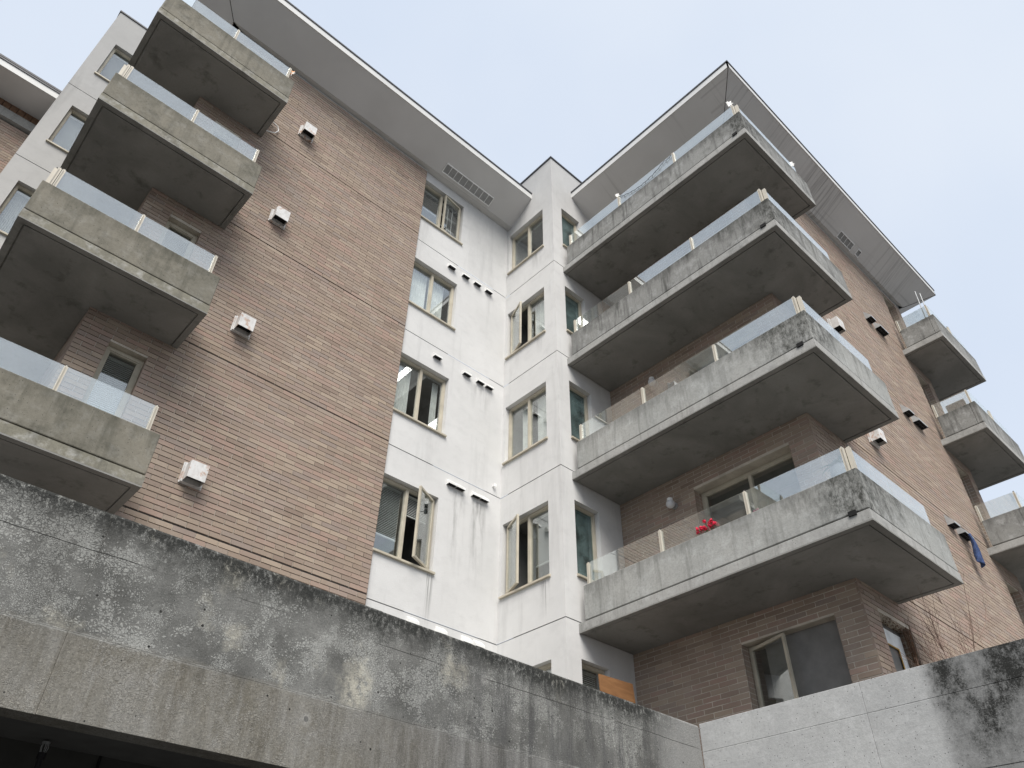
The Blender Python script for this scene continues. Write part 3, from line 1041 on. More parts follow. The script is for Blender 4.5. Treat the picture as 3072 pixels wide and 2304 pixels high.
def window(P, hole, reveal, split=(0.5,), opened=None, cover=None, sill=True, name='window', glass='window_glass', room=1.6, fw_=0.05, bars=False, frame_mat='frame_beige', proud=0.0):
    u0, u1, v0, v1 = hole
    win = empty(name, P((u0 + u1) / 2, v0, reveal), bld)
    d0 = reveal - 0.035 - proud
    d1 = d0 + 0.07
    fr = MB()
    frame_ring(fr, P, u0 + 0.002, u1 - 0.002, v0 + 0.002, v1 - 0.002, d0, d1, fw_)
    cuts = [u0 + fw_ * 0.6] + [u0 + (u1 - u0) * s for s in split] + [u1 - fw_ * 0.6]
    for c in cuts[1:-1]:
        lhexa(fr, P, c - 0.03, c + 0.03, v0 + fw_, v1 - fw_, d0 + 0.002, d1 - 0.002)
    # inner stop bead: the fluted double line of the frames
    frame_ring(fr, P, u0 + fw_ * 0.55, u1 - fw_ * 0.55, v0 + fw_ * 0.55, v1 - fw_ * 0.55, d0 + 0.015, d1 - 0.01, fw_ * 0.72)
    fr.build('frame', frame_mat, win, bevel=0.004)
    if sill:
        s = MB()
        a, b = u0 - 0.02, u1 + 0.03
        s.hexa([P(a, v0 - 0.045, -0.045), P(b, v0 - 0.045, -0.045), P(b, v0 - 0.045, 0.01), P(a, v0 - 0.045, 0.01),
                P(a, v0 - 0.008, -0.045), P(b, v0 - 0.008, -0.045), P(b, v0 + 0.006, 0.01), P(a, v0 + 0.006, 0.01)])
        s.build('sill', frame_mat, win, bevel=0.003)
    gl = reveal + 0.005 - proud
    for i in range(len(cuts) - 1):
        a, b = cuts[i] + 0.028, cuts[i + 1] - 0.028
        lo, hi = v0 + fw_ * 1.05, v1 - fw_ * 1.05
        o_ = (opened or {}).get(i)
        if o_:
            side, ang = o_
            hu = b + 0.01 if side == 'R' else a - 0.01
            Q = rot_local(P, hu, ang, side, d0)
            sm = MB()
            frame_ring(sm, Q, a - 0.012, b + 0.012, lo - 0.012, hi + 0.012, d0 - 0.03, d0 + 0.012, 0.042)
            sm.build('sash', frame_mat, win, bevel=0.003)
            pm = MB()
            lhexa(pm, Q, a + 0.025, b - 0.025, lo + 0.025, hi - 0.025, d0 - 0.012, d0 - 0.007)
            pm.build('pane', glass, win)
            if bars:
                bm_ = MB()
                for k in range(1, 4):
                    uu = a + (b - a) * k / 4
                    lhexa(bm_, P, uu - 0.006, uu + 0.006, lo, hi, d1 + 0.03, d1 + 0.04)
                for k in (0.33, 0.66):
                    vv = lo + (hi - lo) * k
                    lhexa(bm_, P, a, b, vv - 0.006, vv + 0.006, d1 + 0.041, d1 + 0.05)
                bm_.build('bar_grid', 'white_plastic', win)
        else:
            pm = MB()
            lhexa(pm, P, a - 0.006, b + 0.006, lo - 0.006, hi + 0.006, gl, gl + 0.006)
            pm.build('pane', glass, win)
        cv = (cover or {}).get(i)
        if cv:
            kind = cv[0]
            cm = MB()
            if kind == 'blind':
                slat_blind(cm, P, a + 0.01, b - 0.01, v1 - fw_ - (v1 - v0 - 2 * fw_) * cv[1], v1 - fw_ - 0.005, d1 + (0.03 if len(cv) > 3 else 0.07), *((cv[3], cv[3] * 0.5) if len(cv) > 3 else ()))
                cm.build('blind', cv[2] if len(cv) > 2 else 'blind_slat', win)
            elif kind == 'curtain':
                wavy(cm, P, a + (b - a) * cv[1], a + (b - a) * cv[2], v0 + 0.05, v1 - fw_, d1 + 0.10, 0.022, max(3, int(9 * (cv[2] - cv[1]))), cv[3] if len(cv) > 3 else 0)
                cm.build('curtain', 'curtain_white', win, smooth=True)
    if room is None:
        return win
    rm = MB()
    e = 0.25
    r0 = d1 + 0.001
    A = [(u0 - e, v0 - e), (u1 + e, v0 - e), (u1 + e, v1 + 0.05), (u0 - e, v1 + 0.05)]
    for i in range(4):
        (a, b), (c, d) = A[i], A[(i + 1) % 4]
        rm.face([P(a, b, r0), P(c, d, r0), P(c, d, room), P(a, b, room)])
    rm.face([P(a, b, room) for a, b in A])
    rm.build('room', 'room_dark', win)
    return win


PY1, PX2, PY3, PXB, PYR, PYB = plane_y(Y1), plane_x(X2), plane_y(Y3), plane_x(XB), plane_y(YR), plane_y(YB)
R = math.radians
window(PY1, W1[0], 0.13, opened={1: ('R', R(9))}, cover={0: ('blind', 0.5), 1: ('blind', 0.35)}, bars=True)
window(PY1, W1[1], 0.13, cover={0: ('curtain', 0, 1), 1: ('curtain', 0, 0.8)})
window(PY1, W1[2], 0.13, cover={0: ('curtain', 0.0, 0.8), 1: ('curtain', 0.72, 1.0)})
window(PY1, W1[3], 0.13, opened={1: ('R', R(27))}, cover={0: ('blind', 0.72), 1: ('blind', 0.3)})
window(PY1, W1[4], 0.13)
window(PX2, W2[0], 0.13, room=None, cover={0: ('blind', 0.9), 1: ('blind', 0.97)})
window(PX2, W2[1], 0.13, room=None, opened={0: ('L', R(20))}, cover={1: ('curtain', 0.0, 0.7)})
window(PX2, W2[2], 0.13, room=None, cover={0: ('curtain', 0.35, 1.0, 0.3), 1: ('curtain', 0.1, 1.0, 0.5)})
window(PX2, W2[3], 0.13, room=None, opened={0: ('L', R(22))}, cover={1: ('blind', 0.72)})
window(PX2, W2[4], 0.13, room=None, cover={1: ('blind', 0.8)})
for i in range(5):
    window(PY3, W3[i], 0.13, room=None, split=(), glass='frosted_teal_glass' if i < 4 else 'window_glass', cover={0: ('blind', 0.95)} if i == 4 else None)
for i in range(5):      # one corner room per storey behind the stair-block windows
    z0, z1 = SILL[i] - 0.6, TOP[i] + 0.06
    m_ = MB()
    m_.face([(9.72, Y3 + 0.14, z0), (9.72, 9.40, z0), (9.72, 9.40, z1), (9.72, Y3 + 0.14, z1)])
    m_.face([(8.36, 9.40, z0), (9.72, 9.40, z0), (9.72, 9.40, z1), (8.36, 9.40, z1)])
    for z in (z0, z1):
        m_.face([(X2 + 0.01, Y3 + 0.01, z), (9.72, Y3 + 0.01, z), (9.72, 9.40, z), (X2 + 0.01, 9.40, z)])
    m_.build('corner_room', 'room_dark', bld)
for i in range(4):
    window(plane_y(13.16), TW[i], 0.13, cover={0: ('blind', (0.8, 1.0, 1.0, 0.9)[i], 'blind_reflection_white')})  # long white blinds also imitate sky reflected in the panes
for i in range(4):
    window(PYB, LBW[i], 0.15, split=(), cover={0: ('blind', 0.45)}, sill=False, name='balcony_window', fw_=0.06)
for i in range(4):
    window(PXB, RDW[i], 0.23, split=(0.52,), sill=False, name='sliding_door', fw_=0.065)
window(PXB, RDW[4], 0.20, split=(0.52,), opened={0: ('L', R(17))}, cover={1: ('blind', 0.97, 'blind_reflection_white', 0.075)}, sill=False)  # wide white slats on the right stand in for a striped glass reflection
for i in range(4):
    window(PYR, RSL[i], 0.28, split=(), sill=False, name='balcony_window', fw_=0.06)
gw = window(PYR, RGW[0], 0.26, split=(), sill=False, frame_mat='post_cream')
# white paper panel with a narrow amber-edged light behind the ground-floor side window
PYR_ = plane_y(YR)
pp = MB()
for a, b, c, d in rects_minus(10.24, 11.03, 3.06, 4.27, [(10.44, 10.85, 2.9, 4.05)]):
    lbox(pp, PYR_, a, b, c, d, 0.150, 0.153)
pp.build('paper_panel', 'paper_white', gw)
at = MB()
frame_ring(at, PYR_, 10.44, 10.85, 2.98, 4.05, 0.138, 0.148, 0.018)
at.build('amber_border', 'amber_trim', gw)

# ------------------------------------------------------------------ balconies
SL_T, PAR_H, PAR_T = 0.155, 0.745, 0.13


def post(mb, x, y, z0, h, along):
    w = 0.021
    if along == 'x':
        mb.box(x - w, x - 0.008, y - 0.03, y + 0.03, z0, z0 + h)
        mb.box(x + 0.008, x + w, y - 0.03, y + 0.03, z0, z0 + h)
        mb.box(x - 0.008, x + 0.008, y - 0.018, y + 0.018, z0, z0 + h + 0.02)
    else:
        mb.box(x - 0.03, x + 0.03, y - w, y - 0.008, z0, z0 + h)
        mb.box(x - 0.03, x + 0.03, y + 0.008, y + w, z0, z0 + h)
        mb.box(x - 0.018, x + 0.018, y - 0.008, y + 0.008, z0, z0 + h + 0.02)


def balcony(zb, slabs, rims, panels, parapets, glass, posts, mat, scuppers=(), gh=0.375):
    (x0, x1, y0, y1) = slabs[0]
    b = empty('balcony', ((x0 + x1) / 2, (y0 + y1) / 2, zb), bld)
    s = MB()
    for k, (a, c, d, e) in enumerate(slabs):
        s.box(a, c, d, e, zb + 0.02 + 0.0005 * k, zb + SL_T - 0.0005 * k, skip='b')
    s.build('slab', 'slab_edge_olive' if 'olive' in mat else 'slab_edge', b)
    u = MB()
    for k, (a, c, d, e) in enumerate(slabs):
        u.face([(a, d, zb + 0.0215 + 0.0005 * k), (a, e, zb + 0.0215 + 0.0005 * k), (c, e, zb + 0.0215 + 0.0005 * k), (c, d, zb + 0.0215 + 0.0005 * k)])
    for (a, c, d, e) in panels:
        u.box(a, c, d, e, zb + 0.003, zb + 0.0212)
    u.build('slab_soffit', 'slab_underside', b)
    r = MB()
    for (a, c, d, e) in rims:
        r.box(a, c, d, e, zb, zb + 0.0195)
    r.build('drip_rim', 'slab_underside', b)
    jn = MB()
    zj = zb + SL_T
    for k, (a, c, d, e) in enumerate(parapets):
        jn.box(a + 0.02, c - 0.02, d + 0.02, e - 0.02, zj - 0.01, zj + 0.025)
    jn.build('shadow_joint', 'joint_dark', b)
    for (a, c, d, e) in parapets:
        MB().box(a, c, d, e, zj + 0.018, zb + PAR_H).build('parapet', mat, b, bevel=0.012)
    for (x, y, ax) in scuppers:
        MB().box(x - 0.02, x + 0.06, y - 0.05, y + 0.05, zj - 0.02, zj + 0.045).build('scupper', 'void_black', b)
    zt = zb + PAR_H
    for (a, c, d, e) in glass:
        MB().box(a, c, d, e, zt + 0.004, zt + gh + 0.012).build('glass_panel', 'balustrade_glass', b)
    for (x, y, al) in posts:
        m_ = MB()
        post(m_, x, y, zt - 0.005, gh, al)
        m_.build('post', 'post_cream', b)
        MB().box(x - 0.012, x + 0.012, y - 0.012, y + 0.012, zt + gh + 0.016, zt + gh + 0.03).build('post_cap', 'black_metal', b)
    # painted drip edge strip along the top of the parapet
    return b


RW_, GP_ = 0.085, 0.105
for i, zb in enumerate(SLAB):
    # long balconies of the right wing
    x0, x1, y0, y1 = 8.50, 10.96, 3.04, 7.818
    balcony(zb,
            [(x0, 9.90, y0, y1), (9.90, x1, y0, 4.10)],
            [(x0, x0 + RW_, y0, y1), (x0 + RW_, x1, y0, y0 + RW_), (x1 - RW_, x1, y0 + RW_, YR - 0.003)],
            [(x0 + GP_, XB - 0.001, y0 + GP_, y1 - 0.002), (XB - 0.001, x1 - GP_, y0 + GP_, YR - 0.002)],
            [(x0 + 0.004, x0 + PAR_T, y0 + 0.004, 7.69), (x0 + PAR_T + 0.001, x1 - 0.004, y0 + 0.004, y0 + PAR_T), (x1 - PAR_T, x1 - 0.005, y0 + PAR_T + 0.001, YR - 0.02)],
            [(8.556, 8.566, a + 0.018, c - 0.018) for a, c in ((6.13, 7.59), (4.63, 6.13), (3.15, 4.63))] +
            [(a + 0.01, c - 0.006, 3.095, 3.105) for a, c in ((8.62, 9.62), (9.62, 10.72))],
            [(8.561, y, 'y') for y in (7.60, 6.13, 4.63, 3.16)] + [(8.61, 3.10, 'x')],
            'balcony_concrete_weathered' if i < 2 else 'balcony_concrete', [(8.5, 3.25, 'x')])
    # corner balconies of the left wing
    x0, x1, y0 = -0.54, 1.90, 8.40
    balcony(zb,
            [(x0, XL + 0.02, y0, 13.15), (XL + 0.02, x1, y0, 9.45)],
            [(x0, x1, y0, y0 + RW_), (x0, x0 + RW_, y0 + RW_, 13.1), (x1 - RW_, x1, y0 + RW_, YB - 0.003)],
            [(x0 + GP_, XL - 0.002, y0 + GP_, 13.12), (XL - 0.002, x1 - GP_, y0 + GP_, YB - 0.002)],
            [(x0 + 0.004, x1 - 0.004, y0 + 0.004, y0 + PAR_T), (x0 + 0.005, x0 + PAR_T, y0 + PAR_T + 0.001, 13.0), (x1 - PAR_T, x1 - 0.005, y0 + PAR_T + 0.001, YB - 0.02)],
            [(a + 0.018, c - 0.018, 8.456, 8.466) for a, c in ((-0.40, 0.67), (0.67, 1.745))] + [(-0.485, -0.475, 8.53, 10.4)],
            [(x, 8.461, 'x') for x in (-0.40, 0.67, 1.745)] + [(-0.45, 8.47, 'x'), (-0.48, 8.50, 'y')],
            'balcony_concrete_olive')
    # corner balconies at the far end of the right wing
    if i < 4:
        x0, x1, y0 = 16.58, 19.05, 2.98
        balcony(zb,
                [(x0, x1, y0, YR + 0.1), (17.9, x1, YR + 0.1, 6.2)],
                [(x0, x1, y0, y0 + RW_), (x0, x0 + RW_, y0 + RW_, YR - 0.003), (x1 - RW_, x1, y0 + RW_, 6.2)],
                [(x0 + GP_, x1 - GP_, y0 + GP_, YR - 0.002), (XR + 0.01, x1 - GP_, YR - 0.002, 6.18)],
                [(x0 + 0.004, x1 - 0.004, y0 + 0.004, y0 + PAR_T), (x0 + 0.005, x0 + PAR_T, y0 + PAR_T + 0.001, YR - 0.12), (x1 - PAR_T, x1 - 0.005, y0 + PAR_T + 0.001, 6.2)],
                [(16.635, 16.645, 3.10, 3.84), (16.70, 17.78, 3.035, 3.045), (17.82, 18.93, 3.035, 3.045)],
                [(16.64, 3.07, 'y'), (16.64, 3.83, 'y'), (17.8, 3.04, 'x')],
                'balcony_concrete_weathered')

# ------------------------------------------------------------------ roofs
EI = 0.10


rf = empty('roof', (5, 10, EAVE_IN), bld)


def eave(p0, p1, n, i0, i1):
    """sloped eave board between wall points p0-p1; n = outward normal; i0,i1 = mitre shifts at the ends"""
    p0, p1, n = Vector((*p0, 0)), Vector((*p1, 0)), Vector((*n, 0))
    t_ = (p1 - p0).normalized()
    a0, a1 = p0 + n * EI + t_ * (-i0 * EI), p1 + n * EI + t_ * (i1 * EI)
    b0, b1 = p0 + n * OVER + t_ * (-i0 * OVER), p1 + n * OVER + t_ * (i1 * OVER)
    c0, c1 = p0 - n * 0.2, p1 - n * 0.2

    def z(v, h):
        return (v.x, v.y, h)
    so = MB()
    so.face([z(a0, EAVE_IN + 0.004), z(a1, EAVE_IN + 0.004), z(b1, EAVE_OUT), z(b0, EAVE_OUT)])
    so.build('soffit', 'eave_board', rf)
    st = MB()
    st.face([z(c0, EAVE_IN), z(c1, EAVE_IN), z(a1, EAVE_IN), z(a0, EAVE_IN)])
    st.build('soffit_strip', 'eave_board', rf)
    fa = MB()
    b0i, b1i = b0 - n * 0.03, b1 - n * 0.03
    fa.hexa([z(b0, EAVE_OUT - 0.012), z(b1, EAVE_OUT - 0.012), z(b1i, EAVE_OUT - 0.012), z(b0i, EAVE_OUT - 0.012),
             z(b0, EAVE_OUT + 0.17), z(b1, EAVE_OUT + 0.17), z(b1i, EAVE_OUT + 0.17), z(b0i, EAVE_OUT + 0.17)])
    fa.build('fascia', 'fascia_white', rf)
    dr = MB()
    e0, e1 = b0 + n * 0.018 - t_ * (0.018 if i0 > 0 else 0), b1 + n * 0.018 + t_ * (0.018 if i1 > 0 else 0)
    g0, g1 = b0 - n * 0.06, b1 - n * 0.06
    dr.hexa([z(e0, EAVE_OUT + 0.172), z(e1, EAVE_OUT + 0.172), z(g1, EAVE_OUT + 0.172), z(g0, EAVE_OUT + 0.172),
             z(e0, EAVE_OUT + 0.215), z(e1, EAVE_OUT + 0.215), z(g1, EAVE_OUT + 0.215), z(g0, EAVE_OUT + 0.215)])
    dr.build('drip_flashing', 'flashing_dark', rf)


eave((XL, YB), (X2, YB), (0, -1), 1, 0)
eave((XL, 13.1), (XL, YB), (-1, 0), 0, 1)
eave((XB, Y3), (XB, YR), (-1, 0), 0, 1)
eave((XB, YR), (XR, YR), (0, -1), 1, 1)
eave((XR, YR), (XR, 9.0), (1, 0), 1, 0)
MB().box(-5.8, -1.47, 13.94, 14.78, 16.06, 16.075).build('soffit', 'eave_board', rf)
MB().box(-5.8, -1.47, 13.91, 13.938, 16.045, 16.23).build('fascia', 'fascia_white', rf)
MB().box(-5.8, -1.47, 13.89, 13.96, 16.232, 16.275).build('drip_flashing', 'flashing_dark', rf)
for (p, q) in (((XB - EI, YR - EI, EAVE_IN), (XB - OVER, YR - OVER, EAVE_OUT)), ((XL - EI, YB - EI, EAVE_IN), (XL - OVER, YB - OVER, EAVE_OUT)), ((XR + EI, YR - EI, EAVE_IN), (XR + OVER, YR - OVER, EAVE_OUT))):
    MB().tube([p, q], 0.007, 5).build('mitre_joint', 'joint_dark', rf)
deck = MB()
deck.box(XL - 0.78, X2 - 0.01, 8.62, 13.1, 16.08, 16.2)
deck.box(9.0, XR + 0.78, 3.16, 9.0, 16.08, 16.19)
deck.box(-5.7, -1.47, 14.0, 20, 16.08, 16.2)
deck.build('deck', 'roof_membrane', rf)
# raised second roof edge of the far left wing
up_ = MB()
up_.box(-5.8, -1.47, 14.05, 14.15, 16.28, 16.44)
up_.build('upper_fascia', 'fascia_white', rf)
MB().box(-5.8, -1.47, 14.02, 14.16, 16.445, 16.50).build('drip_flashing', 'flashing_dark', rf)

# soffit vents lie on the sloped boards
def on_slope_y(y, Yw):
    t_ = (Yw - EI - y) / (OVER - EI)
    return EAVE_IN + 0.004 + (EAVE_OUT - EAVE_IN - 0.004) * t_


def soffit_vent(Yw, x0, x1, y0, y1, cells, label):
    v = empty('soffit_vent', ((x0 + x1) / 2, (y0 + y1) / 2, on_slope_y(y1, Yw)))
    tag(v, label, 'vent')

    def S(x, y, h=0.0):
        return (x, y, on_slope_y(y, Yw) - h)

    def bar(mb, a, b, c, d, h0, h1):
        mb.hexa([S(a, c, h1), S(b, c, h1), S(b, d, h1), S(a, d, h1), S(a, c, h0), S(b, c, h0), S(b, d, h0), S(a, d, h0)])
    w = 0.016
    m_ = MB()
    bar(m_, x0, x1, y0, y0 + w, 0.001, 0.022)
    bar(m_, x0, x1, y1 - w, y1, 0.001, 0.022)
    bar(m_, x0, x0 + w, y0 + w, y1 - w, 0.001, 0.022)
    bar(m_, x1 - w, x1, y0 + w, y1 - w, 0.001, 0.022)
    for k in range(1, cells):
        xx = x0 + (x1 - x0) * k / cells
        bar(m_, xx - 0.006, xx + 0.006, y0 + w, y1 - w, 0.001, 0.020)
    m_.build('frame', 'vent_frame', v)
    g_ = MB()
    n = int((x1 - x0) / 0.022)
    for k in range(n):
        xx = x0 + w + (x1 - x0 - 2 * w) * (k + 0.5) / n
        bar(g_, xx - 0.003, xx + 0.003, y0 + w, y1 - w, 0.006, 0.012)
    g_.build('louvre', 'metal_grey', v)
    b_ = MB()
    bar(b_, x0 + w, x1 - w, y0 + w, y1 - w, 0.001, 0.004)
    b_.build('mesh_backing', 'vent_mesh', v)


soffit_vent(YB, 5.90, 7.38, 8.99, 9.20, 9, 'long grey grille under the eave of the left wing, above the top casement')
soffit_vent(YR, 14.45, 15.12, 3.66, 3.83, 4, 'four-cell grey grille under the eave of the right wing')
soffit_vent(YR, 15.33, 15.50, 3.66, 3.81, 1, 'small square grille under the right eave beside the four-cell one')

# ------------------------------------------------------------------ vent hoods
def big_hood(P, u, v, label, mat='rusty_white_metal', w=0.25, h=0.26, dep=0.20):
    e = empty('vent_hood', P(u, v, 0))
    tag(e, label, 'vent', 'large vent hoods on the brick')
    f = MB()
    lbox(f, P, u - w / 2 - 0.035, u + w / 2 + 0.035, v - 0.02, v + h + 0.035, -0.018, -0.004)
    lbox(f, P, u - w / 2 - 0.022, u + w / 2 + 0.022, v - 0.012, v + h + 0.022, -0.05, -0.018)
    f.build('flange', mat, e, bevel=0.003)
    b = MB()
    t_ = 0.006
    d0, d1 = -dep, -0.05
    lbox(b, P, u - w / 2, u + w / 2, v, v + h, d0, d0 + t_)
    lbox(b, P, u - w / 2, u - w / 2 + t_, v, v + h, d0 + t_, d1)
    lbox(b, P, u + w / 2 - t_, u + w / 2, v, v + h, d0 + t_, d1)
    lbox(b, P, u - w / 2 + t_, u + w / 2 - t_, v + h - t_, v + h, d0 + t_, d1)
    b.build('cowl', mat, e, bevel=0.004)
    i_ = MB()
    lbox(i_, P, u - w / 2 + t_, u + w / 2 - t_, v + 0.07, v + 0.08, d0 + t_, d1)
    i_.build('mouth', 'void_black', e)
    return e


names4 = ['topmost', 'second highest', 'third highest', 'lowest']
for k, v in enumerate((13.735, 10.985, 8.275, 5.50)):
    big_hood(PYB, 2.675, v, 'boxy rust-stained white vent hood on the left brick wall, %s of four' % names4[k])
big_hood(PYR, 12.2, 10.80, 'boxy white vent hood on the right brick wall, upper of two')
big_hood(PYR, 12.2, 8.05, 'boxy white vent hood on the right brick wall, lower of two')


def small_hood(P, u, v, w, label, mat, group, dep=0.085, h=0.12, slats=3):
    e = empty('vent_hood', P(u, v, 0))
    tag(e, label, 'vent', group)
    c = MB()
    u0, u1 = u - w / 2, u + w / 2
    pr = [(-0.001, v + h), (-dep, v + 0.045), (-dep, v), (-0.001, v)]
    t_ = 0.004
    c.face([P(u0, pr[0][1], pr[0][0]), P(u1, pr[0][1], pr[0][0]), P(u1, pr[1][1], pr[1][0]), P(u0, pr[1][1], pr[1][0])])
    c.face([P(u0, pr[1][1], pr[1][0]), P(u1, pr[1][1], pr[1][0]), P(u1, pr[2][1], pr[2][0]), P(u0, pr[2][1], pr[2][0])])
    for uu in (u0, u1):
        c.face([P(uu, b, a) for a, b in pr])
    c.build('cowl', mat, e)
    g = MB()
    for k in range(slats):
        d = -dep + 0.008 + (dep - 0.016) * k / max(1, slats - 1)
        lbox(g, P, u0 + 0.006, u1 - 0.006, v + 0.003, v + 0.007, d - 0.003, d + 0.003)
    for k in range(1, 4):
        uu = u0 + w * k / 4
        lbox(g, P, uu - 0.002, uu + 0.002, v + 0.008, v + 0.012, -dep + 0.006, -0.004)
    g.build('grille', 'flashing_dark', e)
    k_ = MB()
    k_.face([P(u0 + 0.002, v + 0.018, -dep + 0.002), P(u1 - 0.002, v + 0.018, -dep + 0.002), P(u1 - 0.002, v + 0.018, -0.002), P(u0 + 0.002, v + 0.018, -0.002)])
    k_.build('mouth', 'void_black', e)


order = ['leftmost', 'second', 'third', 'rightmost']
rows = [('under the highest groove', 12.87, (6.58, 6.98, 7.32, 7.66), 'white_plastic'),
        ('under the second highest groove', 10.11, (6.44, 7.195, 7.555, 7.79), 'white_plastic'),
        ('under the third groove', 7.42, (7.02, 7.215, 7.59, 7.785), 'white_plastic'),
        ('just above the dark wall', 4.70, (6.48, 7.03, 7.55, 7.80), 'white_plastic')]
for txt, v, us, mt in rows:
    for k, u in enumerate(us):
        small_hood(PY1, u, v, 0.185, 'small white hood on white stucco %s, %s of four' % (txt, order[k]), mt, 'small vent hoods on the white stucco')
rr = [(12.86, 'upper'), (10.08, 'middle'), (7.40, 'lower')]
for v, txt in rr:
    small_hood(PYR, 14.76, v, 0.26, 'single grey hood of the %s vent pair on the right brick wall' % txt, 'metal_grey', 'grey hoods on the right brick wall', 0.14, 0.24)
    small_hood(PYR, 15.27, v - 0.03, 0.42, 'wider double grey hood of the %s vent pair on the right brick wall' % txt, 'metal_grey', 'grey hoods on the right brick wall', 0.14, 0.24)

# ------------------------------------------------------------------ lamps
def globe(y, z, label):
    e = empty('wall_lamp', (XB - 0.13, y, z - 0.08))
    tag(e, label, 'lamp', 'globe lamps beside the balcony doors')
    seg = [(0.078 * math.sin(math.pi * k / 10), -0.078 * math.cos(math.pi * k / 10)) for k in range(11)]
    MB().lathe((XB - 0.13, y, z), seg, 20).build('globe', 'lamp_globe', e, smooth=True)
    MB().lathe((XB - 0.13, y, z + 0.055), [(0.0, 0.05), (0.05, 0.05), (0.052, 0.0), (0.05, -0.01)], 16).build('cap', 'white_plastic', e)
    m_ = MB()
    m_.tube([(XB - 0.13, y, z + 0.095), (XB - 0.05, y, z + 0.09), (XB - 0.012, y, z + 0.02)], 0.018, 8)
    m_.tube([(XB - 0.03, y, z + 0.01), (XB + 0.004, y, z + 0.01)], 0.06, 14)
    m_.build('bracket', 'metal_grey', e)


globe(6.62, 6.93, 'white globe lamp on brick beside the lowest balcony door, above the red flowers')
globe(6.66, 9.68, 'white globe lamp on brick just above the second lowest long balcony')

# ------------------------------------------------------------------ small things
# plywood board
pb = MB()
pb.hexa([(8.16, 7.05, 2.0), (8.93, 7.05, 2.0), (8.93, 7.07, 2.0), (8.16, 7.07, 2.0), (8.20, 7.20, 3.84), (8.92, 7.20, 3.87), (8.92, 7.22, 3.87), (8.20, 7.22, 3.84)])
# stands clear of the stair block: shift into the open patio
tag(pb.build('plywood_board', 'plywood'), 'orange plywood board leaning below the lowest balcony, beside the white wall', 'board')

# red geranium
def flower_heads(mb, pts, r, n, rr):
    for c in pts:
        for k in range(n):
            d = Vector((rr.gauss(0, 1), rr.gauss(0, 1), rr.gauss(0, 0.8))).normalized()
            p = Vector(c) + d * r * rr.uniform(0.5, 1)
            a = (d.orthogonal() + Vector((rr.gauss(0, .5), rr.gauss(0, .5), rr.gauss(0, .5)))).normalized() * 0.012
            b = d.cross(a).normalized() * 0.010
            mb.face([p - a, p - b, p + a, p + b])


def potted(name, label, c, heads, petal, leafn, r=0.035, n=60, cat='plant', leaf_r=0.12, pot=True):
    rr = random.Random(hash(name + label) % 1000 if False else len(label))
    e = empty(name, c)
    tag(e, label, cat)
    if pot:
        MB().lathe(c, [(0, 0), (0.08, 0), (0.11, 0.18), (0.10, 0.18), (0.0, 0.16)], 14).build('pot', 'pot_grey', e)
    l = MB()
    for k in range(leafn):
        d = Vector((rr.gauss(0, 1), rr.gauss(0, 1), rr.uniform(-0.2, 1.2))).normalized()
        p = Vector(c) + Vector((0, 0, 0.22)) + d * leaf_r * rr.uniform(0.3, 1)
        a = d.orthogonal().normalized() * 0.03
        b = d.cross(a).normalized() * 0.022
        l.face([p - a, p - b, p + a, p + b])
    st = MB()
    for h in heads:
        st.tube([Vector(c) + Vector((0, 0, 0.15)), h], 0.004, 5)
        l.tube([Vector(c) + Vector((0, 0, 0.15)), Vector(h)], 0.004, 4)
    l.build('leaves', 'leaf_green', e, kind='stuff')
    if petal:
        f = MB()
        flower_heads(f, heads, r, n, rr)
        f.build('blossoms', petal, e, kind='stuff')
    return e


zt4 = SLAB[3] + PAR_H
rg = random.Random(5)
potted('geranium', 'bright red geranium on the lowest long balcony, in front of the sliding door', (8.74, 5.32, 5.20),
       [(8.52 + rg.uniform(-0.02, 0.03), 5.16 + 0.30 * k / 13 + rg.uniform(-0.02, 0.02), 5.465 + rg.uniform(0.0, 0.14) * math.sin(math.pi * (k + 1) / 15) + 0.03) for k in range(14)], 'petal_red', 60, 0.030, 34, leaf_r=0.2)
potted('geranium', 'pale pink flower at the foot of a post on the lowest long balcony', (8.74, 4.58, 5.18), [(8.66, 4.60, 5.52), (8.66, 4.55, 5.53)], 'petal_pink', 20, 0.025, 30)

# leafy plant in a dark pot near the balcony corner
e = empty('potted_plant', (8.92, 3.40, 4.84))
tag(e, 'leafy green plant in a dark pot at the corner of the lowest long balcony', 'plant')
MB().lathe((8.92, 3.40, 5.40), [(0, 0), (0.09, 0), (0.13, 0.20), (0.125, 0.38), (0.11, 0.38), (0, 0.34)], 16).build('pot', 'pot_grey', e, smooth=True)
MB().lathe((8.92, 3.40, 4.84), [(0, 0), (0.14, 0), (0.03, 0.05), (0.03, 0.52), (0.12, 0.55), (0, 0.555)], 16).build('stand', 'black_metal', e)
rl = random.Random(4)
for k in range(16):
    an = rl.uniform(0, 2 * math.pi)
    ln = rl.uniform(0.16, 0.30)
    w = 0.022
    dv = Vector((math.cos(an), math.sin(an), 0))
    sdv = Vector((-math.sin(an), math.cos(an), 0))
    mb = MB()
    pts = []
    for s in range(6):
        t_ = s / 5
        p = Vector((8.92, 3.40, 5.76)) + dv * (ln * t_) + Vector((0, 0, ln * (1.3 * t_ - 1.1 * t_ * t_)))
        ww = w * math.sin(math.pi * min(0.98, 0.12 + t_ * 0.86))
        pts.append((p - sdv * ww, p + sdv * ww))
    for s in range(5):
        mb.face([pts[s][0], pts[s][1], pts[s + 1][1], pts[s + 1][0]])
    mb.build('leaf', 'leaf_green', e, smooth=True)
sp = MB().lathe((8.88, 3.62, 5.43), [(0, 0), (0.05, 0), (0.07, 0.14), (0.06, 0.2), (0, 0.21)], 14)
tag(sp.build('flower_pot', 'pot_grey', smooth=True), 'small dark round pot behind the glass of the lowest long balcony', 'pot')

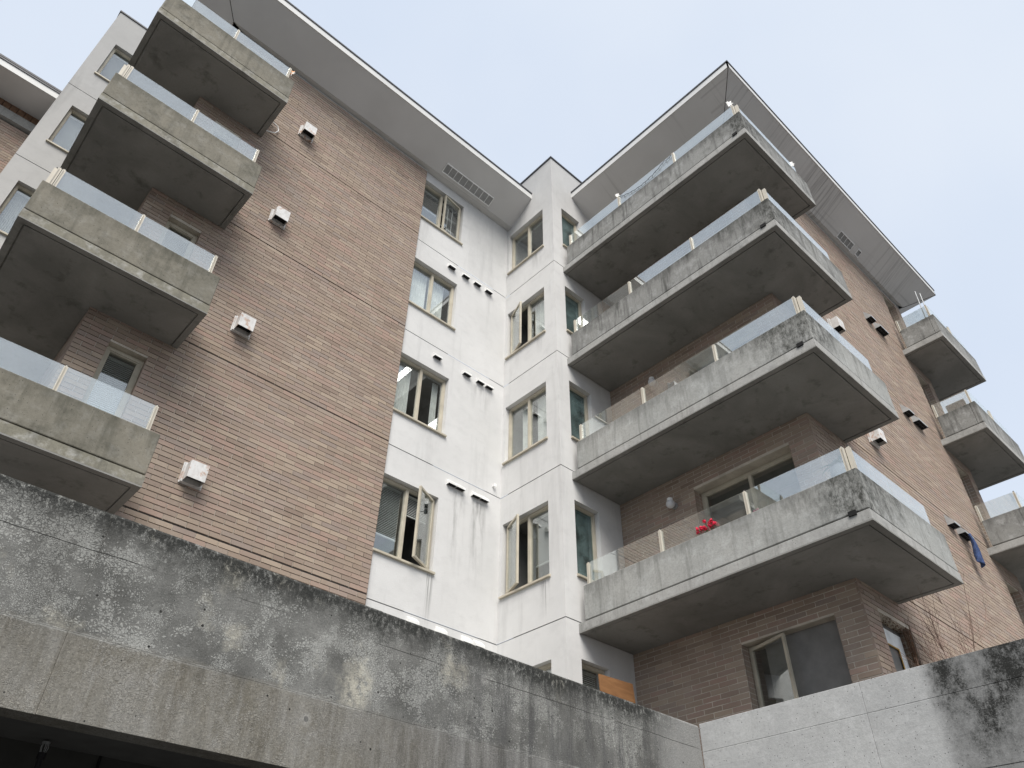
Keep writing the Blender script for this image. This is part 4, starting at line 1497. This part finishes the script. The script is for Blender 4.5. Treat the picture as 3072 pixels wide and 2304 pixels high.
# leafy twig on lowest left balcony
potted('potted_plant', 'small leafy sprig behind the glass of the lowest left balcony', (1.20, 8.66, 5.28), [(1.18, 8.62, 5.60)], None, 14, leaf_r=0.10)

# flower ornaments on posts
def pinwheel(p, col, label, r=0.075):
    e = empty('flower_ornament', p)
    tag(e, label, 'ornament', 'flower ornaments on the balustrades')
    rr = random.Random(int(p[2] * 100))
    P_ = Vector(p)
    MB().tube([P_ - Vector((0, 0, 0.12)), P_], 0.004, 5).build('stem', 'white_plastic', e)
    for k in range(7):
        an = 2 * math.pi * k / 7 + rr.uniform(-0.2, 0.2)
        d = Vector((math.cos(an) * 0.55, -math.cos(an) * 0.55, math.sin(an)))
        d = d.normalized()
        s = Vector((0.6, 0.6, 0.3)).cross(d).normalized()
        L_ = r * rr.uniform(0.6, 1.2)
        q = P_ + d * L_
        mb = MB()
        mb.hexa([P_ + s * 0.004, P_ + d * L_ * 0.5 + s * 0.02, q, P_ + d * L_ * 0.5 - s * 0.02] + [v + Vector((0.004, 0.004, 0)) for v in (P_ + s * 0.004, P_ + d * L_ * 0.5 + s * 0.02, q, P_ + d * L_ * 0.5 - s * 0.02)])
        mb.build('petal', col if k % 3 else 'petal_white', e)


pinwheel((8.56, 6.17, 14.16), 'petal_white', 'white ornament on a middle post of the top right balcony')
pinwheel((8.56, 3.20, 14.20), 'petal_white', 'white ornament on the corner post of the top right balcony', 0.11)
pinwheel((10.60, 3.10, 14.10), 'petal_white', 'white ornament on the far side rail of the top right balcony', 0.1)
pinwheel((1.80, 8.45, 13.97), 'petal_orange', 'orange and white flower ornament at the end of the top left balcony', 0.09)

# string of lights on the top balcony
sl = empty('string_lights', (8.56, 5.4, 13.68))
tag(sl, 'dark string of icicle lights along the top right balcony glass', 'lights')
wire = MB()
pts = []
for k in range(31):
    t_ = k / 30
    y = 6.10 - 1.44 * t_
    z = 14.02 - 0.20 * math.sin(math.pi * min(1, t_ * 1.15)) ** 0.8 if t_ < 0.87 else 13.94 + 0.08 * (t_ - 0.87) / 0.13
    pts.append((8.535, y, z + 0.012 * math.sin(k * 1.9)))
wire.tube(pts, 0.006, 5)
for k in range(1, 30, 2):
    p = pts[k]
    wire.tube([p, (p[0] - 0.004, p[1] + 0.01, p[2] - (0.05 if k % 4 == 1 else 0.085))], 0.006, 5, 0.004)
wire.build('cable', 'black_metal', sl)

# leaning poles on the far top balcony and a folding chair on the one below
for k, (x, y, z1, dx) in enumerate(((16.72, 3.22, 14.62, -0.10), (16.80, 3.16, 14.60, -0.05))):
    m_ = MB().tube([(x, y, 13.1), (x + dx, y - 0.08, z1)], 0.012, 6)
    tag(m_.build('leaning_pole', 'metal_grey'), ('thin grey pole leaning out over the far top balcony corner, outer one', 'thin grey pole leaning at the far top balcony corner, inner one')[k], 'pole')
ch = empty('folding_chair', (16.95, 3.35, 10.36))
tag(ch, 'grey folding chair behind the glass of the far middle balcony', 'chair')
fr = MB()
for dy in (0.0, 0.4):
    y = 3.2 + dy
    fr.tube([(17.2, y, 10.36), (16.85, y, 10.85), (16.72, y, 11.18)], 0.012, 6)
    fr.tube([(16.75, y, 10.36), (17.15, y, 10.80)], 0.012, 6)
    fr.tube([(16.80, y, 10.98), (17.2, y, 10.98)], 0.012, 6)
fr.tube([(16.72, 3.2, 11.18), (16.72, 3.6, 11.18)], 0.012, 6)
fr.build('frame', 'metal_grey', ch)
MB().box(16.82, 17.2, 3.2, 3.6, 10.80, 10.83).build('seat', 'pot_grey', ch)
MB().hexa([(16.80, 3.2, 10.92), (16.82, 3.2, 10.92), (16.82, 3.6, 10.92), (16.80, 3.6, 10.92), (16.71, 3.2, 11.18), (16.73, 3.2, 11.18), (16.73, 3.6, 11.18), (16.71, 3.6, 11.18)]).build('backrest', 'pot_grey', ch)

# blue cloth hanging from the lowest wide hood
cb = MB()
nc, nr = 22, 12
for r in range(nr + 1):
    t_ = r / nr
    for c in range(nc + 1):
        u = c / nc - 0.5
        wd = 0.05 + 0.24 * t_ ** 0.8 - 0.10 * max(0.0, t_ - 0.75) * 4 * abs(u)
        drop = 0.60 + 0.09 * math.cos(5.0 * u + 0.6) - 0.16 * abs(u)
        fold = (0.016 + 0.030 * t_) * math.sin(2 * math.pi * (2.6 * u + 0.25 * t_)) + 0.012 * math.sin(9 * u + 6 * t_)
        cb.v.append((15.20 + wd * u + 0.05 * t_, 3.80 + fold, 7.37 - drop * t_))
for r in range(nr):
    for c in range(nc):
        k = r * (nc + 1) + c
        cb.f.append((k, k + 1, k + nc + 2, k + nc + 1))
cb_o = cb.build('blue_cloth', 'cloth_blue', smooth=True)
so_ = cb_o.modifiers.new('thickness', 'SOLIDIFY')
so_.thickness = 0.008
tag(cb_o, 'blue cloth hanging below a vent hood on the right brick wall', 'cloth')

# white cable loop by the top left balcony
cl = MB()
cl.tube([(1.86, YB - 0.03, 13.15), (1.97, YB - 0.04, 13.17), (2.09, YB - 0.05, 13.24), (2.14, YB - 0.05, 13.36), (2.10, YB - 0.05, 13.47), (2.00, YB - 0.05, 13.50), (1.92, YB - 0.03, 13.52)], 0.011, 6)
tag(cl.build('cable_loop', 'white_plastic', smooth=True), 'loop of white cable on brick beside the top left balcony', 'cable')

# little wall hook on the stucco
hk = MB()
hk.box(8.0, 8.03, Y1 - 0.05, Y1 - 0.001, 7.84, 7.87)
hk.box(8.0, 8.06, Y1 - 0.06, Y1 - 0.05, 7.83, 7.90)
tag(hk.build('wall_hook', 'white_plastic'), 'tiny white hook on stucco near the inner corner', 'hook')

# bird spikes on the wall tops
for (Px, u0, u1, lab) in ((plane_y(YB), 0.75, 2.35, 'row of bird spikes on the left brick wall top behind the top balcony'), (plane_y(YR), 16.35, 17.95, 'row of bird spikes on the right brick wall top at the far corner')):
    m_ = MB()
    u = u0
    rs = random.Random(2)
    while u < u1:
        if rs.random() < 0.9:
            a, b = Px(u, 15.535, 0.0), Px(u + rs.uniform(-0.01, 0.01), 15.535 + 0.11, -0.06)
            m_.tube([a, b], 0.006, 4)
        u += 0.045
    lbox(m_, Px, u0 - 0.02, u1, 15.534, 15.54, -0.005, 0.03)
    tag(m_.build('bird_spikes', 'metal_grey'), lab, 'spikes')

# pipe with sprinkler cage in the garage
gp_ = empty('sprinkler_pipe', (1.70, 7.25, GROUND))
tag(gp_, 'black pipe with a caged sprinkler head in the dark garage opening', 'pipe')
m_ = MB()
m_.tube([(1.64, 7.2, GROUND), (1.64, 7.2, 1.58)], 0.022, 10)
m_.tube([(1.64, 7.2, 1.56), (1.64, 7.2, 1.60)], 0.033, 10)
m_.build('pipe', 'black_metal', gp_)
m_ = MB()
for k in range(5):
    an = 2 * math.pi * k / 5
    m_.tube([(1.64 + 0.02 * math.cos(an), 7.2 + 0.02 * math.sin(an), 1.60), (1.64 + 0.028 * math.cos(an), 7.2 + 0.028 * math.sin(an), 1.64), (1.64 + 0.02 * math.cos(an), 7.2 + 0.02 * math.sin(an), 1.675)], 0.003, 5)
m_.tube([(1.64, 7.2, 1.672), (1.64, 7.2, 1.68)], 0.03, 12)
m_.build('cage', 'metal_grey', gp_)

# dry shrub in front of the right brick wall
sh = empty('dry_shrub', (10.6, 3.45, 1.98))
tag(sh, 'bare brown shrub growing in front of the right brick wall, behind the pale concrete wall', 'shrub')
rs = random.Random(11)
stems, tw, dl = MB(), MB(), MB()


def grow(p, d, ln, r, lvl):
    pts = [Vector(p)]
    q = Vector(p)
    dd = Vector(d)
    n = 5
    for k in range(n):
        dd = (dd + Vector((rs.gauss(0, 0.09), rs.gauss(0, 0.05), rs.gauss(0, 0.05)))).normalized()
        q = q + dd * ln / n
        pts.append(q.copy())
    (stems if lvl == 0 else tw).tube(pts, r, 5 if lvl == 0 else 3, r * 0.4, caps=False)
    if lvl < 3:
        for k in range((9, 5, 3)[lvl]):
            t_ = rs.uniform(0.25 if lvl == 0 else 0.1, 1.0)
            b = pts[min(n, int(t_ * n))]
            s = rs.choice((-1, 1))
            nd = (dd * 0.75 + Vector((s * rs.uniform(0.3, 0.9), rs.gauss(0, 0.25), rs.uniform(-0.1, 0.4)))).normalized()
            grow(b, nd, ln * rs.uniform(0.28, 0.42), r * 0.5, lvl + 1)
    elif rs.random() < 0.35:
        a = Vector((rs.gauss(0, 1), rs.gauss(0, 1), rs.gauss(0, 1))).normalized() * 0.008
        b = a.orthogonal().normalized() * 0.006
        dl.face([q - a, q - b, q + a, q + b])


for x, y, dx, ln in ((10.60, 3.5, -0.03, 2.0), (11.05, 3.55, 0.02, 2.35), (11.25, 3.52, -0.08, 2.4), (11.5, 3.5, 0.03, 2.6), (11.75, 3.5, -0.06, 2.3), (11.6, 3.52, 0.14, 2.2), (12.1, 3.5, 0.05, 1.9)):
    grow((x, y, 1.98), Vector((dx, 0.0, 1)).normalized(), ln, 0.009, 0)
stems.build('stem', 'twig', sh)
tw.build('twigs', 'twig', sh, kind='stuff')
if dl.v:
    dl.build('dry_leaves', 'dry_leaf', sh, kind='stuff')
# dead creeper in the head and side of the ground-floor side window
vn = MB()
for k in range(300):
    if rs.random() < 0.5:
        c = Vector((rs.uniform(10.35, 11.09), YR + rs.uniform(0.0, 0.2), 4.355 - abs(rs.gauss(0, 0.03))))
    else:
        c = Vector((11.095 - abs(rs.gauss(0, 0.02)), YR + rs.uniform(0.0, 0.22), rs.uniform(3.1, 4.35)))
    a = Vector((rs.gauss(0, 1), rs.gauss(0, 1), rs.gauss(0, 1))).normalized() * 0.018
    b = a.orthogonal().normalized() * 0.010
    vn.face([c - a, c - b, c + a, c + b])
for k in range(10):
    x = 11.085 - rs.uniform(0, 0.03)
    vn.tube([(x, YR + rs.uniform(0, .15), 2.0), (x - rs.uniform(0, 0.04), YR + 0.05, 3.3), (x - rs.uniform(0, 0.05), YR + rs.uniform(0, .1), 4.33)], 0.005, 3, caps=False)
o = vn.build('dead_creeper', 'dry_leaf')
tag(o, 'dead brown creeper lining the ground-floor side window of the right wing', 'creeper')
